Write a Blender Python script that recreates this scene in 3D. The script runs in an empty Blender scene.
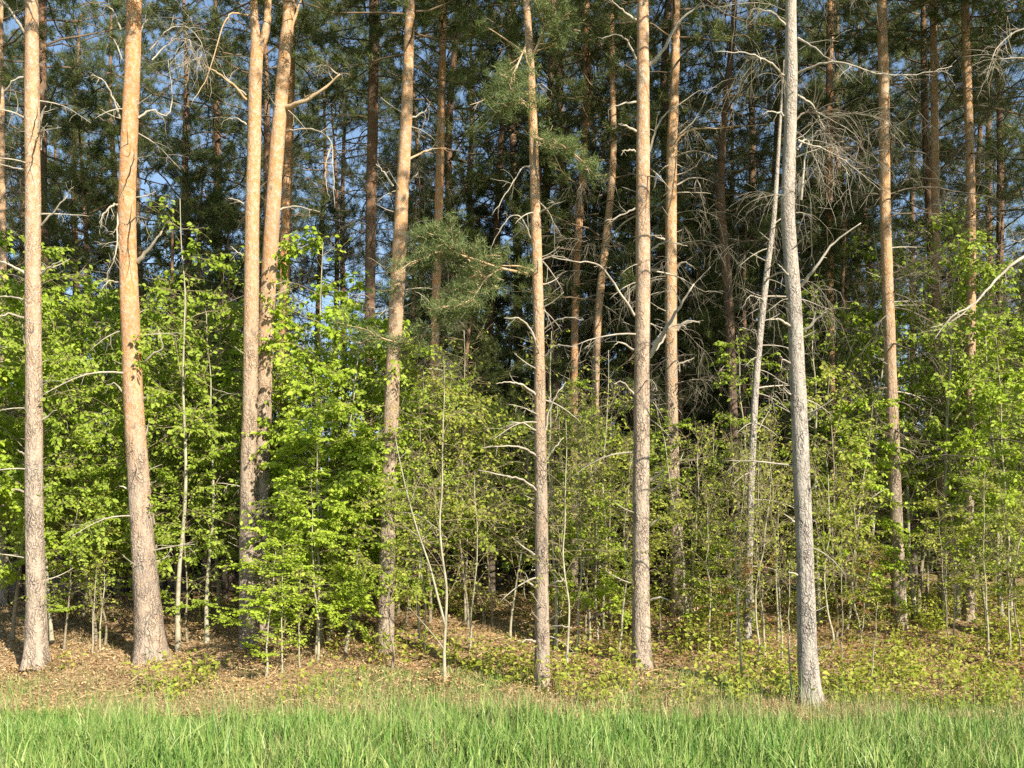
import bpy, math, random
import numpy as np
from mathutils import Vector, noise as mnoise

RNG = np.random.default_rng(11)
random.seed(11)
F, HY, CAMH = 1000.0, 590.0, 1.6          # focal length in pixels, horizon row, eye height
scene = bpy.context.scene
COL = scene.collection
R = math.radians

# ------------------------------------------------------------------ terrain
def sstep(a, b, v):
    t = np.clip((np.asarray(v, float) - a) / (b - a), 0, 1)
    return t * t * (3 - 2 * t)

def gz(x, y):
    x = np.asarray(x, float); y = np.asarray(y, float)
    z = 1.25 * sstep(12.4, 21.5, y) + 0.05 * np.clip(y - 22.5, 0, 25)
    z = z - 2.5 * sstep(52, 110, y)
    m = (0.075 * np.sin(x * 1.05 + 0.7 * np.sin(y * 0.8)) * np.sin(y * 1.3 + 0.6 * x)
         + 0.04 * np.sin(x * 2.7 + 1.3) * np.cos(y * 2.3 - x)
         + 0.05 * np.sin(x * 0.37 + 2.0)
         + 0.045 * np.sin(x * 5.1 + 2.0 * np.sin(y * 2.9)) * np.sin(y * 4.7 + 1.5 * np.sin(x * 2.3)))
    near = sstep(12.4, 15.0, y) * (1 - sstep(60, 110, y))
    return z + m * (0.25 + 0.75 * near) * (1 - sstep(60, 110, np.hypot(x, y)))

def at(px, py, Y):
    return np.array([(px - 512) / F * Y, Y, CAMH + (HY - py) / F * Y])

def ground_hit(px, py):
    Y = 8.0
    while Y < 60:
        p = at(px, py, Y)
        if p[2] <= gz(p[0], Y):
            return p
        Y += 0.02
    return at(px, py, 34)

# ------------------------------------------------------------------ mesh building
class MB:
    def __init__(self):
        self.v = []; self.q = []; self.t = []; self.n = 0
    def add(self, verts, quads=None, tris=None):
        verts = np.asarray(verts, np.float32).reshape(-1, 3)
        if quads is not None and len(quads): self.q.append(np.asarray(quads, np.int32).reshape(-1, 4) + self.n)
        if tris is not None and len(tris): self.t.append(np.asarray(tris, np.int32).reshape(-1, 3) + self.n)
        self.v.append(verts); self.n += len(verts)
    def mesh(self, name, mat, smooth=True):
        v = np.concatenate(self.v) if self.v else np.zeros((0, 3), np.float32)
        q = np.concatenate(self.q) if self.q else np.zeros((0, 4), np.int32)
        t = np.concatenate(self.t) if self.t else np.zeros((0, 3), np.int32)
        me = bpy.data.meshes.new(name)
        me.vertices.add(len(v)); me.vertices.foreach_set('co', v.ravel())
        loops = np.concatenate([q.ravel(), t.ravel()]).astype(np.int32)
        me.loops.add(len(loops)); me.loops.foreach_set('vertex_index', loops)
        starts = np.concatenate([np.arange(len(q)) * 4, len(q) * 4 + np.arange(len(t)) * 3]).astype(np.int32)
        me.polygons.add(len(starts)); me.polygons.foreach_set('loop_start', starts)
        me.update(calc_edges=True)
        me.polygons.foreach_set('use_smooth', np.full(len(starts), smooth, bool))
        me.materials.append(mat)
        return me

def link(name, me, parent=None, loc=(0, 0, 0), rz=0.0, sc=1.0):
    o = bpy.data.objects.new(name, me); COL.objects.link(o)
    o.location = loc; o.rotation_euler = (0, 0, rz)
    o.scale = (sc, sc, sc) if not hasattr(sc, '__len__') else sc
    if parent is not None: o.parent = parent
    return o

def thing(name, label, cat, loc, rz=0.0, sc=1.0, group=None):
    o = link(name, None, None, loc, rz, sc)
    o.empty_display_size = 0.2
    o['label'] = label; o['category'] = cat
    if group: o['group'] = group
    return o

def unit(a):
    a = np.asarray(a, float)
    return a / np.maximum(np.linalg.norm(a, axis=-1, keepdims=True), 1e-9)

def tube(mb, pts, radii, seg=5, cap=True):
    pts = np.asarray(pts, float); n = len(pts)
    radii = np.broadcast_to(np.asarray(radii, float), (n,))
    tan = np.gradient(pts, axis=0); tan = unit(tan)
    ref = np.array([0., 0., 1.]) if abs(tan[0, 2]) < 0.8 else np.array([1., 0., 0.])
    u = np.cross(tan, ref)
    bad = np.linalg.norm(u, axis=1) < 0.15
    if bad.any(): u[bad] = np.cross(tan[bad], np.array([0.3, 0.9, 0.2]))
    u = unit(u)
    for i in range(1, n):
        if np.dot(u[i], u[i - 1]) < 0: u[i] = -u[i]
    w = np.cross(tan, u)
    a = np.arange(seg) / seg * 2 * math.pi
    ring = np.cos(a)[None, :, None] * u[:, None, :] + np.sin(a)[None, :, None] * w[:, None, :]
    v = pts[:, None, :] + ring * radii[:, None, None]
    i = np.arange(n - 1)[:, None]; j = np.arange(seg)[None, :]
    q = np.stack([i * seg + j, i * seg + (j + 1) % seg, (i + 1) * seg + (j + 1) % seg, (i + 1) * seg + j], -1)
    tris = None
    if cap:
        v = np.concatenate([v.reshape(-1, 3), pts[-1:]]); k = (n - 1) * seg; jj = np.arange(seg)
        tris = np.stack([k + jj, k + (jj + 1) % seg, np.full(seg, n * seg)], -1)
    mb.add(v, q.reshape(-1, 4), tris)

def catmull(P, m):
    P = np.asarray(P, float)
    A = np.concatenate([[2 * P[0] - P[1]], P, [2 * P[-1] - P[-2]]])
    out = []
    for k in range(len(P) - 1):
        p0, p1, p2, p3 = A[k:k + 4]
        t = np.linspace(0, 1, m, endpoint=False)[:, None]
        out.append(0.5 * (2 * p1 + (p2 - p0) * t + (2 * p0 - 5 * p1 + 4 * p2 - p3) * t * t + (3 * p1 - p0 - 3 * p2 + p3) * t ** 3))
    out.append(P[-1:]); return np.concatenate(out)

def leaf_batch(mb, c, d, nrm, ln, wd, fold=0.18):
    d = unit(d); s = unit(np.cross(d, nrm)); nn = np.cross(s, d)
    ln = np.asarray(ln)[:, None]; wd = np.asarray(wd)[:, None]
    b = c; tip = c + d * ln - nn * ln * 0.10
    l = c + d * ln * 0.42 + s * wd * 0.5 + nn * wd * fold
    r = c + d * ln * 0.42 - s * wd * 0.5 + nn * wd * fold
    l2 = c + d * ln * 0.75 + s * wd * 0.33 + nn * wd * fold * 0.5
    r2 = c + d * ln * 0.75 - s * wd * 0.33 + nn * wd * fold * 0.5
    v = np.stack([b, l, l2, tip, r2, r], 1).reshape(-1, 3)
    k = np.arange(len(c))[:, None] * 6
    q = np.concatenate([k + np.array([[0, 1, 2, 3]]), k + np.array([[0, 3, 4, 5]])])
    mb.add(v, q)

def needle_batch(mb, c, d, ln, wd):
    d = unit(d); rnd = RNG.normal(size=d.shape); s = unit(np.cross(d, rnd))
    ln = np.asarray(ln)[:, None]
    v = np.stack([c - s * wd * 0.5, c + s * wd * 0.5, c + d * ln], 1).reshape(-1, 3)
    mb.add(v, None, np.arange(len(c) * 3).reshape(-1, 3))

def randunit(n):
    return unit(RNG.normal(size=(n, 3)))

# ------------------------------------------------------------------ materials
def new_mat(name):
    m = bpy.data.materials.new(name); m.use_nodes = True
    nt = m.node_tree; nt.nodes.clear()
    return m, nt, nt.nodes.new('ShaderNodeOutputMaterial')

def N(nt, t, **kw):
    n = nt.nodes.new(t)
    for k, v in kw.items(): setattr(n, k, v)
    return n

def ramp(nt, fac, stops):
    r = N(nt, 'ShaderNodeValToRGB'); e = r.color_ramp.elements
    while len(e) < len(stops): e.new(0.5)
    for i, (p, c) in enumerate(stops):
        e[i].position = p; e[i].color = (*c, 1)
    nt.links.new(fac, r.inputs[0]); return r.outputs[0]

def mixc(nt, fac, a, b, mode='MIX'):
    m = N(nt, 'ShaderNodeMix', data_type='RGBA', blend_type=mode)
    for sock, v in ((m.inputs[0], fac), (m.inputs[6], a), (m.inputs[7], b)):
        if isinstance(v, bpy.types.NodeSocket): nt.links.new(v, sock)
        elif isinstance(v, (int, float)): sock.default_value = v
        else: sock.default_value = (*v, 1)
    return m.outputs[2]

def math_n(nt, op, a, b=None, clamp=False):
    m = N(nt, 'ShaderNodeMath', operation=op, use_clamp=clamp)
    for i, v in enumerate((a, b)):
        if v is None: continue
        if isinstance(v, bpy.types.NodeSocket): nt.links.new(v, m.inputs[i])
        else: m.inputs[i].default_value = v
    return m.outputs[0]

def tex_noise(nt, vec, scale, detail=4, rough=0.55):
    n = N(nt, 'ShaderNodeTexNoise'); n.inputs['Scale'].default_value = scale
    n.inputs['Detail'].default_value = detail; n.inputs['Roughness'].default_value = rough
    nt.links.new(vec, n.inputs['Vector']); return n.outputs[0]

def mapping(nt, vec, sc):
    m = N(nt, 'ShaderNodeMapping'); m.inputs['Scale'].default_value = sc
    nt.links.new(vec, m.inputs['Vector']); return m.outputs[0]

def maprange(nt, v, a, b):
    m = N(nt, 'ShaderNodeMapRange'); nt.links.new(v, m.inputs[0])
    m.inputs[1].default_value = a; m.inputs[2].default_value = b; return m.outputs[0]

def principled(nt, out, col, rough=0.8, bump=None, bstr=0.4, bdist=0.02, spec=0.2):
    p = N(nt, 'ShaderNodeBsdfPrincipled')
    if isinstance(col, bpy.types.NodeSocket): nt.links.new(col, p.inputs['Base Color'])
    else: p.inputs['Base Color'].default_value = (*col, 1)
    p.inputs['Roughness'].default_value = rough
    p.inputs['Specular IOR Level'].default_value = spec
    if bump is not None:
        b = N(nt, 'ShaderNodeBump'); b.inputs['Strength'].default_value = bstr; b.inputs['Distance'].default_value = bdist
        nt.links.new(bump, b.inputs['Height']); nt.links.new(b.outputs[0], p.inputs['Normal'])
    nt.links.new(p.outputs[0], out.inputs['Surface']); return p

def bark_mat(name, low, crack, pale, orange, z0, z1, omix=0.6):
    """Pine bark: grey cracked plates near the foot, thin flaking orange bark higher up."""
    m, nt, out = new_mat(name)
    tc = N(nt, 'ShaderNodeTexCoord').outputs['Object']
    oi = N(nt, 'ShaderNodeObjectInfo').outputs['Random']
    va = N(nt, 'ShaderNodeVectorMath', operation='ADD'); nt.links.new(tc, va.inputs[0])
    cx = N(nt, 'ShaderNodeCombineXYZ'); r10 = math_n(nt, 'MULTIPLY', oi, 37.0)
    nt.links.new(r10, cx.inputs[0]); nt.links.new(r10, cx.inputs[1]); nt.links.new(cx.outputs[0], va.inputs[1])
    co = va.outputs[0]
    wob = N(nt, 'ShaderNodeTexNoise'); wob.inputs['Scale'].default_value = 9; nt.links.new(co, wob.inputs['Vector'])
    wv = N(nt, 'ShaderNodeVectorMath', operation='SCALE'); nt.links.new(wob.outputs[1], wv.inputs[0]); wv.inputs['Scale'].default_value = 0.16
    wa = N(nt, 'ShaderNodeVectorMath', operation='ADD'); nt.links.new(co, wa.inputs[0]); nt.links.new(wv.outputs[0], wa.inputs[1])
    vm = mapping(nt, wa.outputs[0], (1, 1, 0.22))
    vor = N(nt, 'ShaderNodeTexVoronoi', feature='DISTANCE_TO_EDGE'); vor.inputs['Scale'].default_value = 21
    nt.links.new(vm, vor.inputs['Vector'])
    edge0 = maprange(nt, vor.outputs['Distance'], 0.0, 0.2)
    crk = maprange(nt, tex_noise(nt, mapping(nt, co, (1, 1, 0.4)), 7.0, 3), 0.36, 0.66)
    edge = math_n(nt, 'SUBTRACT', 1.0, math_n(nt, 'MULTIPLY', math_n(nt, 'SUBTRACT', 1.0, edge0), math_n(nt, 'MULTIPLY', crk, 0.72)))
    vc = N(nt, 'ShaderNodeTexVoronoi'); vc.inputs['Scale'].default_value = 21; nt.links.new(vm, vc.inputs['Vector'])
    plate = N(nt, 'ShaderNodeSeparateColor'); nt.links.new(vc.outputs['Color'], plate.inputs[0])
    fine = tex_noise(nt, mapping(nt, co, (1, 1, 0.5)), 60, 5, 0.65)
    big = tex_noise(nt, mapping(nt, co, (1, 1, 0.35)), 2.6, 3)
    sep = N(nt, 'ShaderNodeSeparateXYZ'); nt.links.new(tc, sep.inputs[0])
    zz = math_n(nt, 'ADD', sep.outputs[2], math_n(nt, 'MULTIPLY', math_n(nt, 'SUBTRACT', big, 0.5), 5.0))
    up = maprange(nt, zz, z0, z1)
    lowc = mixc(nt, math_n(nt, 'MULTIPLY', plate.outputs[0], 0.5), low, pale)
    lowc = mixc(nt, math_n(nt, 'MULTIPLY', maprange(nt, fine, 0.45, 0.7), 0.45), lowc, tuple(x * 0.55 for x in low))
    lowc = mixc(nt, edge, crack, lowc)
    flake = tex_noise(nt, mapping(nt, co, (1, 1, 0.75)), 15, 5, 0.6)
    upc = mixc(nt, maprange(nt, flake, 0.5 - 0.25 * omix, 0.62), orange, pale)
    upc = mixc(nt, math_n(nt, 'MULTIPLY', maprange(nt, fine, 0.5, 0.72), 0.4), upc, tuple(x * 0.5 for x in orange))
    knot = tex_noise(nt, mapping(nt, co, (1, 1, 0.6)), 5.5, 2, 0.5)
    kf = maprange(nt, knot, 0.66, 0.74)
    c = mixc(nt, up, lowc, upc)
    c = mixc(nt, math_n(nt, 'MULTIPLY', kf, 0.8), c, crack)
    fl = tex_noise(nt, mapping(nt, co, (1, 1, 1.6)), 17, 4, 0.7)
    c = mixc(nt, math_n(nt, 'MULTIPLY', maprange(nt, fl, 0.585, 0.68), 0.5), c, tuple(x * 0.8 for x in crack))
    c = mixc(nt, math_n(nt, 'MULTIPLY', maprange(nt, fl, 0.42, 0.34), 0.4), c, tuple(min(0.7, x * 1.25) for x in pale))
    c = mixc(nt, math_n(nt, 'MULTIPLY', maprange(nt, big, 0.5, 0.68), 0.3), c, tuple(x * 1.1 for x in crack))
    # pale grey-green lichen film
    lich = tex_noise(nt, co, 4.2, 4)
    c = mixc(nt, math_n(nt, 'MULTIPLY', maprange(nt, lich, 0.56, 0.72), 0.35), c, (0.36, 0.36, 0.29))
    h1 = math_n(nt, 'MULTIPLY', edge, math_n(nt, 'SUBTRACT', 1.15, up))
    h = math_n(nt, 'ADD', h1, math_n(nt, 'ADD', math_n(nt, 'MULTIPLY', fine, 0.45), math_n(nt, 'MULTIPLY', flake, 0.5)))
    principled(nt, out, c, 0.88, h, 0.9, 0.045, 0.15)
    return m

def leaf_mat(name, cols, trans=0.45, rough=0.55, spec=0.25, russet=None):
    m, nt, out = new_mat(name)
    g = N(nt, 'ShaderNodeNewGeometry')
    tc = N(nt, 'ShaderNodeTexCoord').outputs['Object']
    f = math_n(nt, 'ADD', math_n(nt, 'MULTIPLY', g.outputs['Random Per Island'], 0.7),
               math_n(nt, 'MULTIPLY', tex_noise(nt, tc, 1.7, 2), 0.4), True)
    n = len(cols)
    c = ramp(nt, f, [(0.1 + 0.8 * i / (n - 1), k) for i, k in enumerate(cols)])
    if russet:
        c = mixc(nt, maprange(nt, tex_noise(nt, tc, 2.3, 2), 0.48, 0.6), c, russet)
    p = principled(nt, out, c, rough, spec=spec)
    tr = N(nt, 'ShaderNodeBsdfTranslucent')
    nt.links.new(mixc(nt, 1.0, c, (0.95, 1.0, 0.5), 'MULTIPLY'), tr.inputs['Color'])
    mx = N(nt, 'ShaderNodeMixShader'); mx.inputs[0].default_value = trans
    nt.links.new(p.outputs[0], mx.inputs[1]); nt.links.new(tr.outputs[0], mx.inputs[2])
    nt.links.new(mx.outputs[0], out.inputs['Surface'])
    return m

def wood_mat(name, a, b, scale=8):
    m, nt, out = new_mat(name)
    tc = N(nt, 'ShaderNodeTexCoord').outputs['Object']
    n1 = tex_noise(nt, tc, scale, 4); n2 = tex_noise(nt, tc, scale * 9, 3)
    c = mixc(nt, maprange(nt, n1, 0.35, 0.65), a, b)
    c = mixc(nt, math_n(nt, 'MULTIPLY', maprange(nt, n2, 0.5, 0.7), 0.45), c, tuple(x * 0.5 for x in a))
    principled(nt, out, c, 0.85, n2, 0.3, 0.01, 0.15)
    return m

M = {}
M['bark_pale'] = bark_mat('pine_bark_pale', (0.36, 0.295, 0.235), (0.18, 0.14, 0.11), (0.52, 0.42, 0.31), (0.50, 0.29, 0.15), 2.6, 8.5, 0.2)
M['bark_orange'] = bark_mat('pine_bark_orange', (0.35, 0.29, 0.235), (0.17, 0.135, 0.105), (0.52, 0.37, 0.24), (0.54, 0.25, 0.09), 2.2, 5.0, 0.35)
M['bark_tan'] = bark_mat('pine_bark_tan', (0.33, 0.27, 0.215), (0.165, 0.13, 0.10), (0.50, 0.38, 0.26), (0.49, 0.27, 0.12), 2.6, 7.0, 0.3)
M['bark_grey'] = bark_mat('pine_bark_grey', (0.37, 0.33, 0.285), (0.20, 0.17, 0.145), (0.49, 0.44, 0.37), (0.42, 0.34, 0.26), 3.0, 11.0, 0.2)
M['bark_dark'] = bark_mat('pine_bark_shaded', (0.15, 0.12, 0.10), (0.07, 0.055, 0.045), (0.20, 0.15, 0.105), (0.24, 0.12, 0.06), 2.0, 8.0, 0.5)  # bark for inner pines, the shade of the wood put into its colour
M['dead_wood'] = wood_mat('dead_branch_wood', (0.30, 0.26, 0.20), (0.50, 0.45, 0.36), 5)
M['dead_tan'] = wood_mat('dead_branch_tan', (0.42, 0.27, 0.14), (0.52, 0.40, 0.26), 6)
M['dead_dark'] = wood_mat('shaded_branch_wood', (0.115, 0.095, 0.07), (0.21, 0.18, 0.135), 6)  # darker copy of the dead wood, shade among the pines put into the colour
M['crown_wood'] = wood_mat('crown_branch_wood', (0.13, 0.095, 0.06), (0.22, 0.16, 0.10), 6)
M['stem_pale'] = wood_mat('sapling_stem_pale', (0.27, 0.25, 0.17), (0.42, 0.39, 0.28), 7)
M['stem_dark'] = wood_mat('sapling_stem_dark', (0.18, 0.15, 0.10), (0.30, 0.26, 0.18), 7)
M['twig'] = wood_mat('sapling_twig', (0.20, 0.165, 0.09), (0.32, 0.27, 0.16), 9)
M['needle'] = leaf_mat('pine_needles', [(0.06, 0.092, 0.024), (0.10, 0.135, 0.036), (0.15, 0.17, 0.052)], 0.22, 0.5, 0.25)
M['needle_lit'] = leaf_mat('pine_needles_sunlit', [(0.085, 0.135, 0.045), (0.15, 0.20, 0.07), (0.22, 0.25, 0.095)], 0.22, 0.5, 0.25)  # lighter copy of the needles, sunlight on the near boughs put into the colour
M['leaf_bright'] = leaf_mat('leaves_bright_green', [(0.25, 0.37, 0.025), (0.36, 0.49, 0.04), (0.48, 0.56, 0.08)], 0.42)
M['leaf_green'] = leaf_mat('leaves_fresh_green', [(0.18, 0.28, 0.022), (0.29, 0.40, 0.04), (0.39, 0.47, 0.075)], 0.42)
M['leaf_olive'] = leaf_mat('leaves_yellow_olive', [(0.21, 0.27, 0.03), (0.33, 0.38, 0.05), (0.45, 0.46, 0.09)], 0.42)
M['leaf_russet'] = leaf_mat('leaves_russet_tinged', [(0.16, 0.19, 0.03), (0.24, 0.24, 0.045), (0.30, 0.20, 0.06)], 0.35, russet=(0.30, 0.13, 0.055))
M['grass'] = leaf_mat('meadow_grass', [(0.055, 0.145, 0.025), (0.13, 0.255, 0.047), (0.24, 0.355, 0.085), (0.41, 0.46, 0.165)], 0.26, 0.45, 0.3)
M['straw'] = leaf_mat('dry_grass', [(0.28, 0.27, 0.10), (0.40, 0.32, 0.17), (0.47, 0.38, 0.22), (0.20, 0.26, 0.07)], 0.25, 0.7)
M['litter'] = leaf_mat('fallen_leaves', [(0.20, 0.115, 0.05), (0.37, 0.235, 0.10), (0.49, 0.33, 0.16), (0.60, 0.45, 0.26)], 0.1, 0.8)

def ground_mat():
    m, nt, out = new_mat('forest_floor_and_meadow')
    g = N(nt, 'ShaderNodeNewGeometry').outputs['Position']
    sep = N(nt, 'ShaderNodeSeparateXYZ'); nt.links.new(g, sep.inputs[0])
    n1 = tex_noise(nt, g, 0.9, 5); n2 = tex_noise(nt, g, 14, 6, 0.7); n3 = tex_noise(nt, g, 3.1, 4)
    vor = N(nt, 'ShaderNodeTexVoronoi'); vor.inputs['Scale'].default_value = 17; nt.links.new(g, vor.inputs['Vector'])
    vs = N(nt, 'ShaderNodeSeparateColor'); nt.links.new(vor.outputs['Color'], vs.inputs[0])
    lit = ramp(nt, math_n(nt, 'ADD', math_n(nt, 'MULTIPLY', vs.outputs[0], 0.55), math_n(nt, 'MULTIPLY', n2, 0.45)),
               [(0.1, (0.10, 0.062, 0.036)), (0.42, (0.25, 0.16, 0.085)), (0.65, (0.36, 0.25, 0.14)), (0.95, (0.48, 0.36, 0.23))])
    lit = mixc(nt, math_n(nt, 'MULTIPLY', maprange(nt, n3, 0.52, 0.66), 0.55), lit, (0.12, 0.13, 0.03))
    gr = mixc(nt, maprange(nt, n2, 0.35, 0.65), (0.05, 0.075, 0.022), (0.13, 0.17, 0.05))
    yy = math_n(nt, 'ADD', sep.outputs[1], math_n(nt, 'MULTIPLY', math_n(nt, 'SUBTRACT', n1, 0.5), 2.2))
    c = mixc(nt, maprange(nt, yy, 12.2, 13.2), gr, lit)
    h = math_n(nt, 'ADD', n2, math_n(nt, 'MULTIPLY', vs.outputs[1], 0.5))
    principled(nt, out, c, 0.95, h, 0.8, 0.04, 0.1)
    return m
M['ground'] = ground_mat()

# ------------------------------------------------------------------ world, sun, camera
SUN_DIR = Vector((0.61, -0.79, 0)).normalized(); EL = R(31)
to_sun = Vector((SUN_DIR.x * math.cos(EL), SUN_DIR.y * math.cos(EL), math.sin(EL)))
w = bpy.data.worlds.new('World'); scene.world = w; w.use_nodes = True
nt = w.node_tree; bg = nt.nodes['Background']
sky = nt.nodes.new('ShaderNodeTexSky'); sky.sky_type = 'NISHITA'; sky.sun_disc = False
sky.sun_elevation = EL; sky.sun_rotation = math.atan2(SUN_DIR.x, SUN_DIR.y)
sky.air_density = 1.1; sky.dust_density = 0.3; sky.ozone_density = 1.1
nt.links.new(sky.outputs[0], bg.inputs[0]); bg.inputs[1].default_value = 0.094
sl = bpy.data.lights.new('sun', 'SUN'); sl.energy = 5.0; sl.angle = R(0.5); sl.color = (1.0, 0.90, 0.76)
so = bpy.data.objects.new('sun', sl); COL.objects.link(so); so.location = (20, -25, 30)
so.rotation_euler = (-to_sun).to_track_quat('-Z', 'Y').to_euler()
cam = bpy.data.cameras.new('camera'); cam.sensor_width = 36; cam.lens = F / 1024 * 36
cam.shift_y = (HY - 384) / 1024; cam.clip_end = 2000; cam.clip_start = 0.1
co = bpy.data.objects.new('camera', cam); COL.objects.link(co)
co.location = (0, 0, CAMH); co.rotation_euler = (R(90), 0, 0); scene.camera = co
vs = scene.view_settings
scene.display_settings.display_device = 'sRGB'
vs.view_transform = 'Standard'; vs.look = 'None'; vs.gamma = 1; vs.exposure = 1.1
cy = scene.cycles
cy.max_bounces = 5; cy.diffuse_bounces = 2; cy.glossy_bounces = 1; cy.transmission_bounces = 3; cy.transparent_max_bounces = 4
cy.use_denoising = False; cy.sample_clamp_indirect = 4

# ------------------------------------------------------------------ ground sheet
def build_ground():
    xs = np.concatenate([np.linspace(-420, -24, 24), np.linspace(-23.6, 23.6, 190), np.linspace(24, 420, 24)])
    ys = np.concatenate([np.linspace(-300, 5.5, 20), np.linspace(5.8, 40, 170), np.linspace(40.6, 110, 40), np.linspace(120, 650, 20)])
    X, Y = np.meshgrid(xs, ys)
    v = np.stack([X, Y, gz(X, Y)], -1).reshape(-1, 3)
    nx, ny = len(xs), len(ys)
    i = np.arange(ny - 1)[:, None]; j = np.arange(nx - 1)[None, :]
    q = np.stack([i * nx + j, i * nx + j + 1, (i + 1) * nx + j + 1, (i + 1) * nx + j], -1).reshape(-1, 4)
    mb = MB(); mb.add(v, q)
    o = link('ground', mb.mesh('ground', M['ground'])); o['kind'] = 'structure'
build_ground()

# ------------------------------------------------------------------ grass, litter, undergrowth (stuff)
def stuff(name, mb, mat, label, cat, smooth=True):
    o = link(name, mb.mesh(name, mat, smooth)); o['kind'] = 'stuff'; o['label'] = label; o['category'] = cat
    return o

def blades(mb, x, y, h, wd, lean=0.35, segs=3):
    n = len(x); z = gz(x, y)
    base = np.stack([x, y, z - 0.01], -1)
    a = RNG.uniform(0, 2 * math.pi, n)
    side = np.stack([np.cos(a), np.sin(a), 0 * a], -1)
    la = RNG.uniform(0, 2 * math.pi, n); lm = np.abs(RNG.normal(0, lean, n)) + 0.05
    ld = np.stack([np.cos(la), np.sin(la), 0 * a], -1)
    rows = []
    for k in range(segs + 1):
        t = k / segs
        c = base + ld * (lm * h * t ** 2)[:, None] + np.array([0, 0, 1.]) * (h * (t - 0.28 * lm * t * t))[:, None]
        wk = wd * (1 - t ** 1.6)
        if k < segs:
            rows += [c - side * wk[:, None] / 2, c + side * wk[:, None] / 2]
        else:
            rows.append(c)
    v = np.stack(rows, 1); m = v.shape[1]
    k0 = np.arange(n)[:, None] * m
    q = np.concatenate([k0 + np.array([[2 * k, 2 * k + 1, 2 * k + 3, 2 * k + 2]]) for k in range(segs - 1)])
    t = k0 + np.array([[2 * (segs - 1), 2 * (segs - 1) + 1, 2 * segs]])
    mb.add(v.reshape(-1, 3), q, t)

def scatter(n, y0, y1, margin=1.0, ypow=1.0):
    y = y0 + (y1 - y0) * RNG.uniform(0, 1, n) ** ypow
    x = RNG.uniform(-1, 1, n) * (0.53 * y + margin)
    return x, y

def pnoise(x, y, s, seed=0.0):
    return np.array([mnoise.noise((a * s + seed, b * s, seed)) for a, b in zip(x, y)])

# tall meadow grass
x, y = scatter(84000, 7.4, 13.9, 1.2, 0.9)
dn = pnoise(x, y, 0.9, 3.1)
edge = 12.55 + 1.3 * pnoise(x, y, 0.4, 8.0) + 1.2 * pnoise(x, y, 1.5, 4.0)
keep = (RNG.uniform(0, 1, len(x)) < (0.72 + 0.7 * dn) * np.clip((edge + 0.5 - y) / 2.2, 0.03, 1)) & (y < edge + 0.4)
x, y, dn = x[keep], y[keep], dn[keep]
dn = dn + 0.8 * pnoise(x, y, 3.2, 6.0)
h = (0.24 + 0.18 * dn) * RNG.uniform(0.4, 1.55, len(x)) * np.clip((edge[keep] - y) / 1.2, 0.35, 1)
mb = MB(); blades(mb, x, y, h, RNG.uniform(0.008, 0.024, len(x)), 0.42, 4)
x, y = scatter(36000, 12.2, 15.2, 1.2, 1.3); keep = pnoise(x, y, 0.9, 9.5) + RNG.normal(0, 0.12, len(x)) > 0.08
x, y = x[keep], y[keep]; blades(mb, x, y, RNG.uniform(0.05, 0.2, len(x)), RNG.uniform(0.006, 0.012, len(x)), 0.6)
x, y = scatter(1500, 8, 13.2, 1.2); blades(mb, x, y, RNG.uniform(0.5, 0.8, len(x)), RNG.uniform(0.005, 0.010, len(x)), 0.25)
stuff('meadow_grass', mb, M['grass'], 'tall fresh green grass along the front of the wood', 'grass')
# straw among the grass and the dry strip at the wood's edge
mb = MB()
x, y = scatter(26000, 7.4, 13.2, 1.2); keep = pnoise(x, y, 0.8, 7.7) + RNG.normal(0, 0.12, len(x)) > 0.2; x, y = x[keep], y[keep]
blades(mb, x, y, RNG.uniform(0.12, 0.48, len(x)), RNG.uniform(0.004, 0.008, len(x)), 0.7)
x, y = scatter(60000, 12.4, 15.6, 1.2, 1.2)
keep = (pnoise(x, y, 0.8, 5.5) + RNG.normal(0, 0.15, len(x))) > -0.16
x, y = x[keep], y[keep]; blades(mb, x, y, RNG.uniform(0.05, 0.17, len(x)) * np.clip((15.8 - y) / 2.5, 0.4, 1), RNG.uniform(0.005, 0.010, len(x)), 0.8)
x, y = scatter(22000, 14.6, 22, 1.2); keep = pnoise(x, y, 0.7, 1.5) > 0.05
x, y = x[keep], y[keep]; blades(mb, x, y, RNG.uniform(0.05, 0.18, len(x)), RNG.uniform(0.005, 0.010, len(x)), 0.9)
FEET = [ground_hit(*p) for p in ((36, 666), (152, 662), (250, 645), (263, 650), (385, 652), (542, 688), (642, 672), (681, 614), (747, 645), (811, 708), (445, 684))]
for f in FEET:
    n = 130; a = RNG.uniform(0, 6.28, n); r = RNG.uniform(0.16, 0.5, n)
    blades(mb, f[0] + np.cos(a) * r, f[1] + np.sin(a) * r, RNG.uniform(0.05, 0.24, n) * (0.6 - r) * 2.4, RNG.uniform(0.005, 0.010, n), 0.8)
stuff('dry_grass', mb, M['straw'], 'short straw-coloured dry grass between meadow and leaf litter', 'grass')
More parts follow.
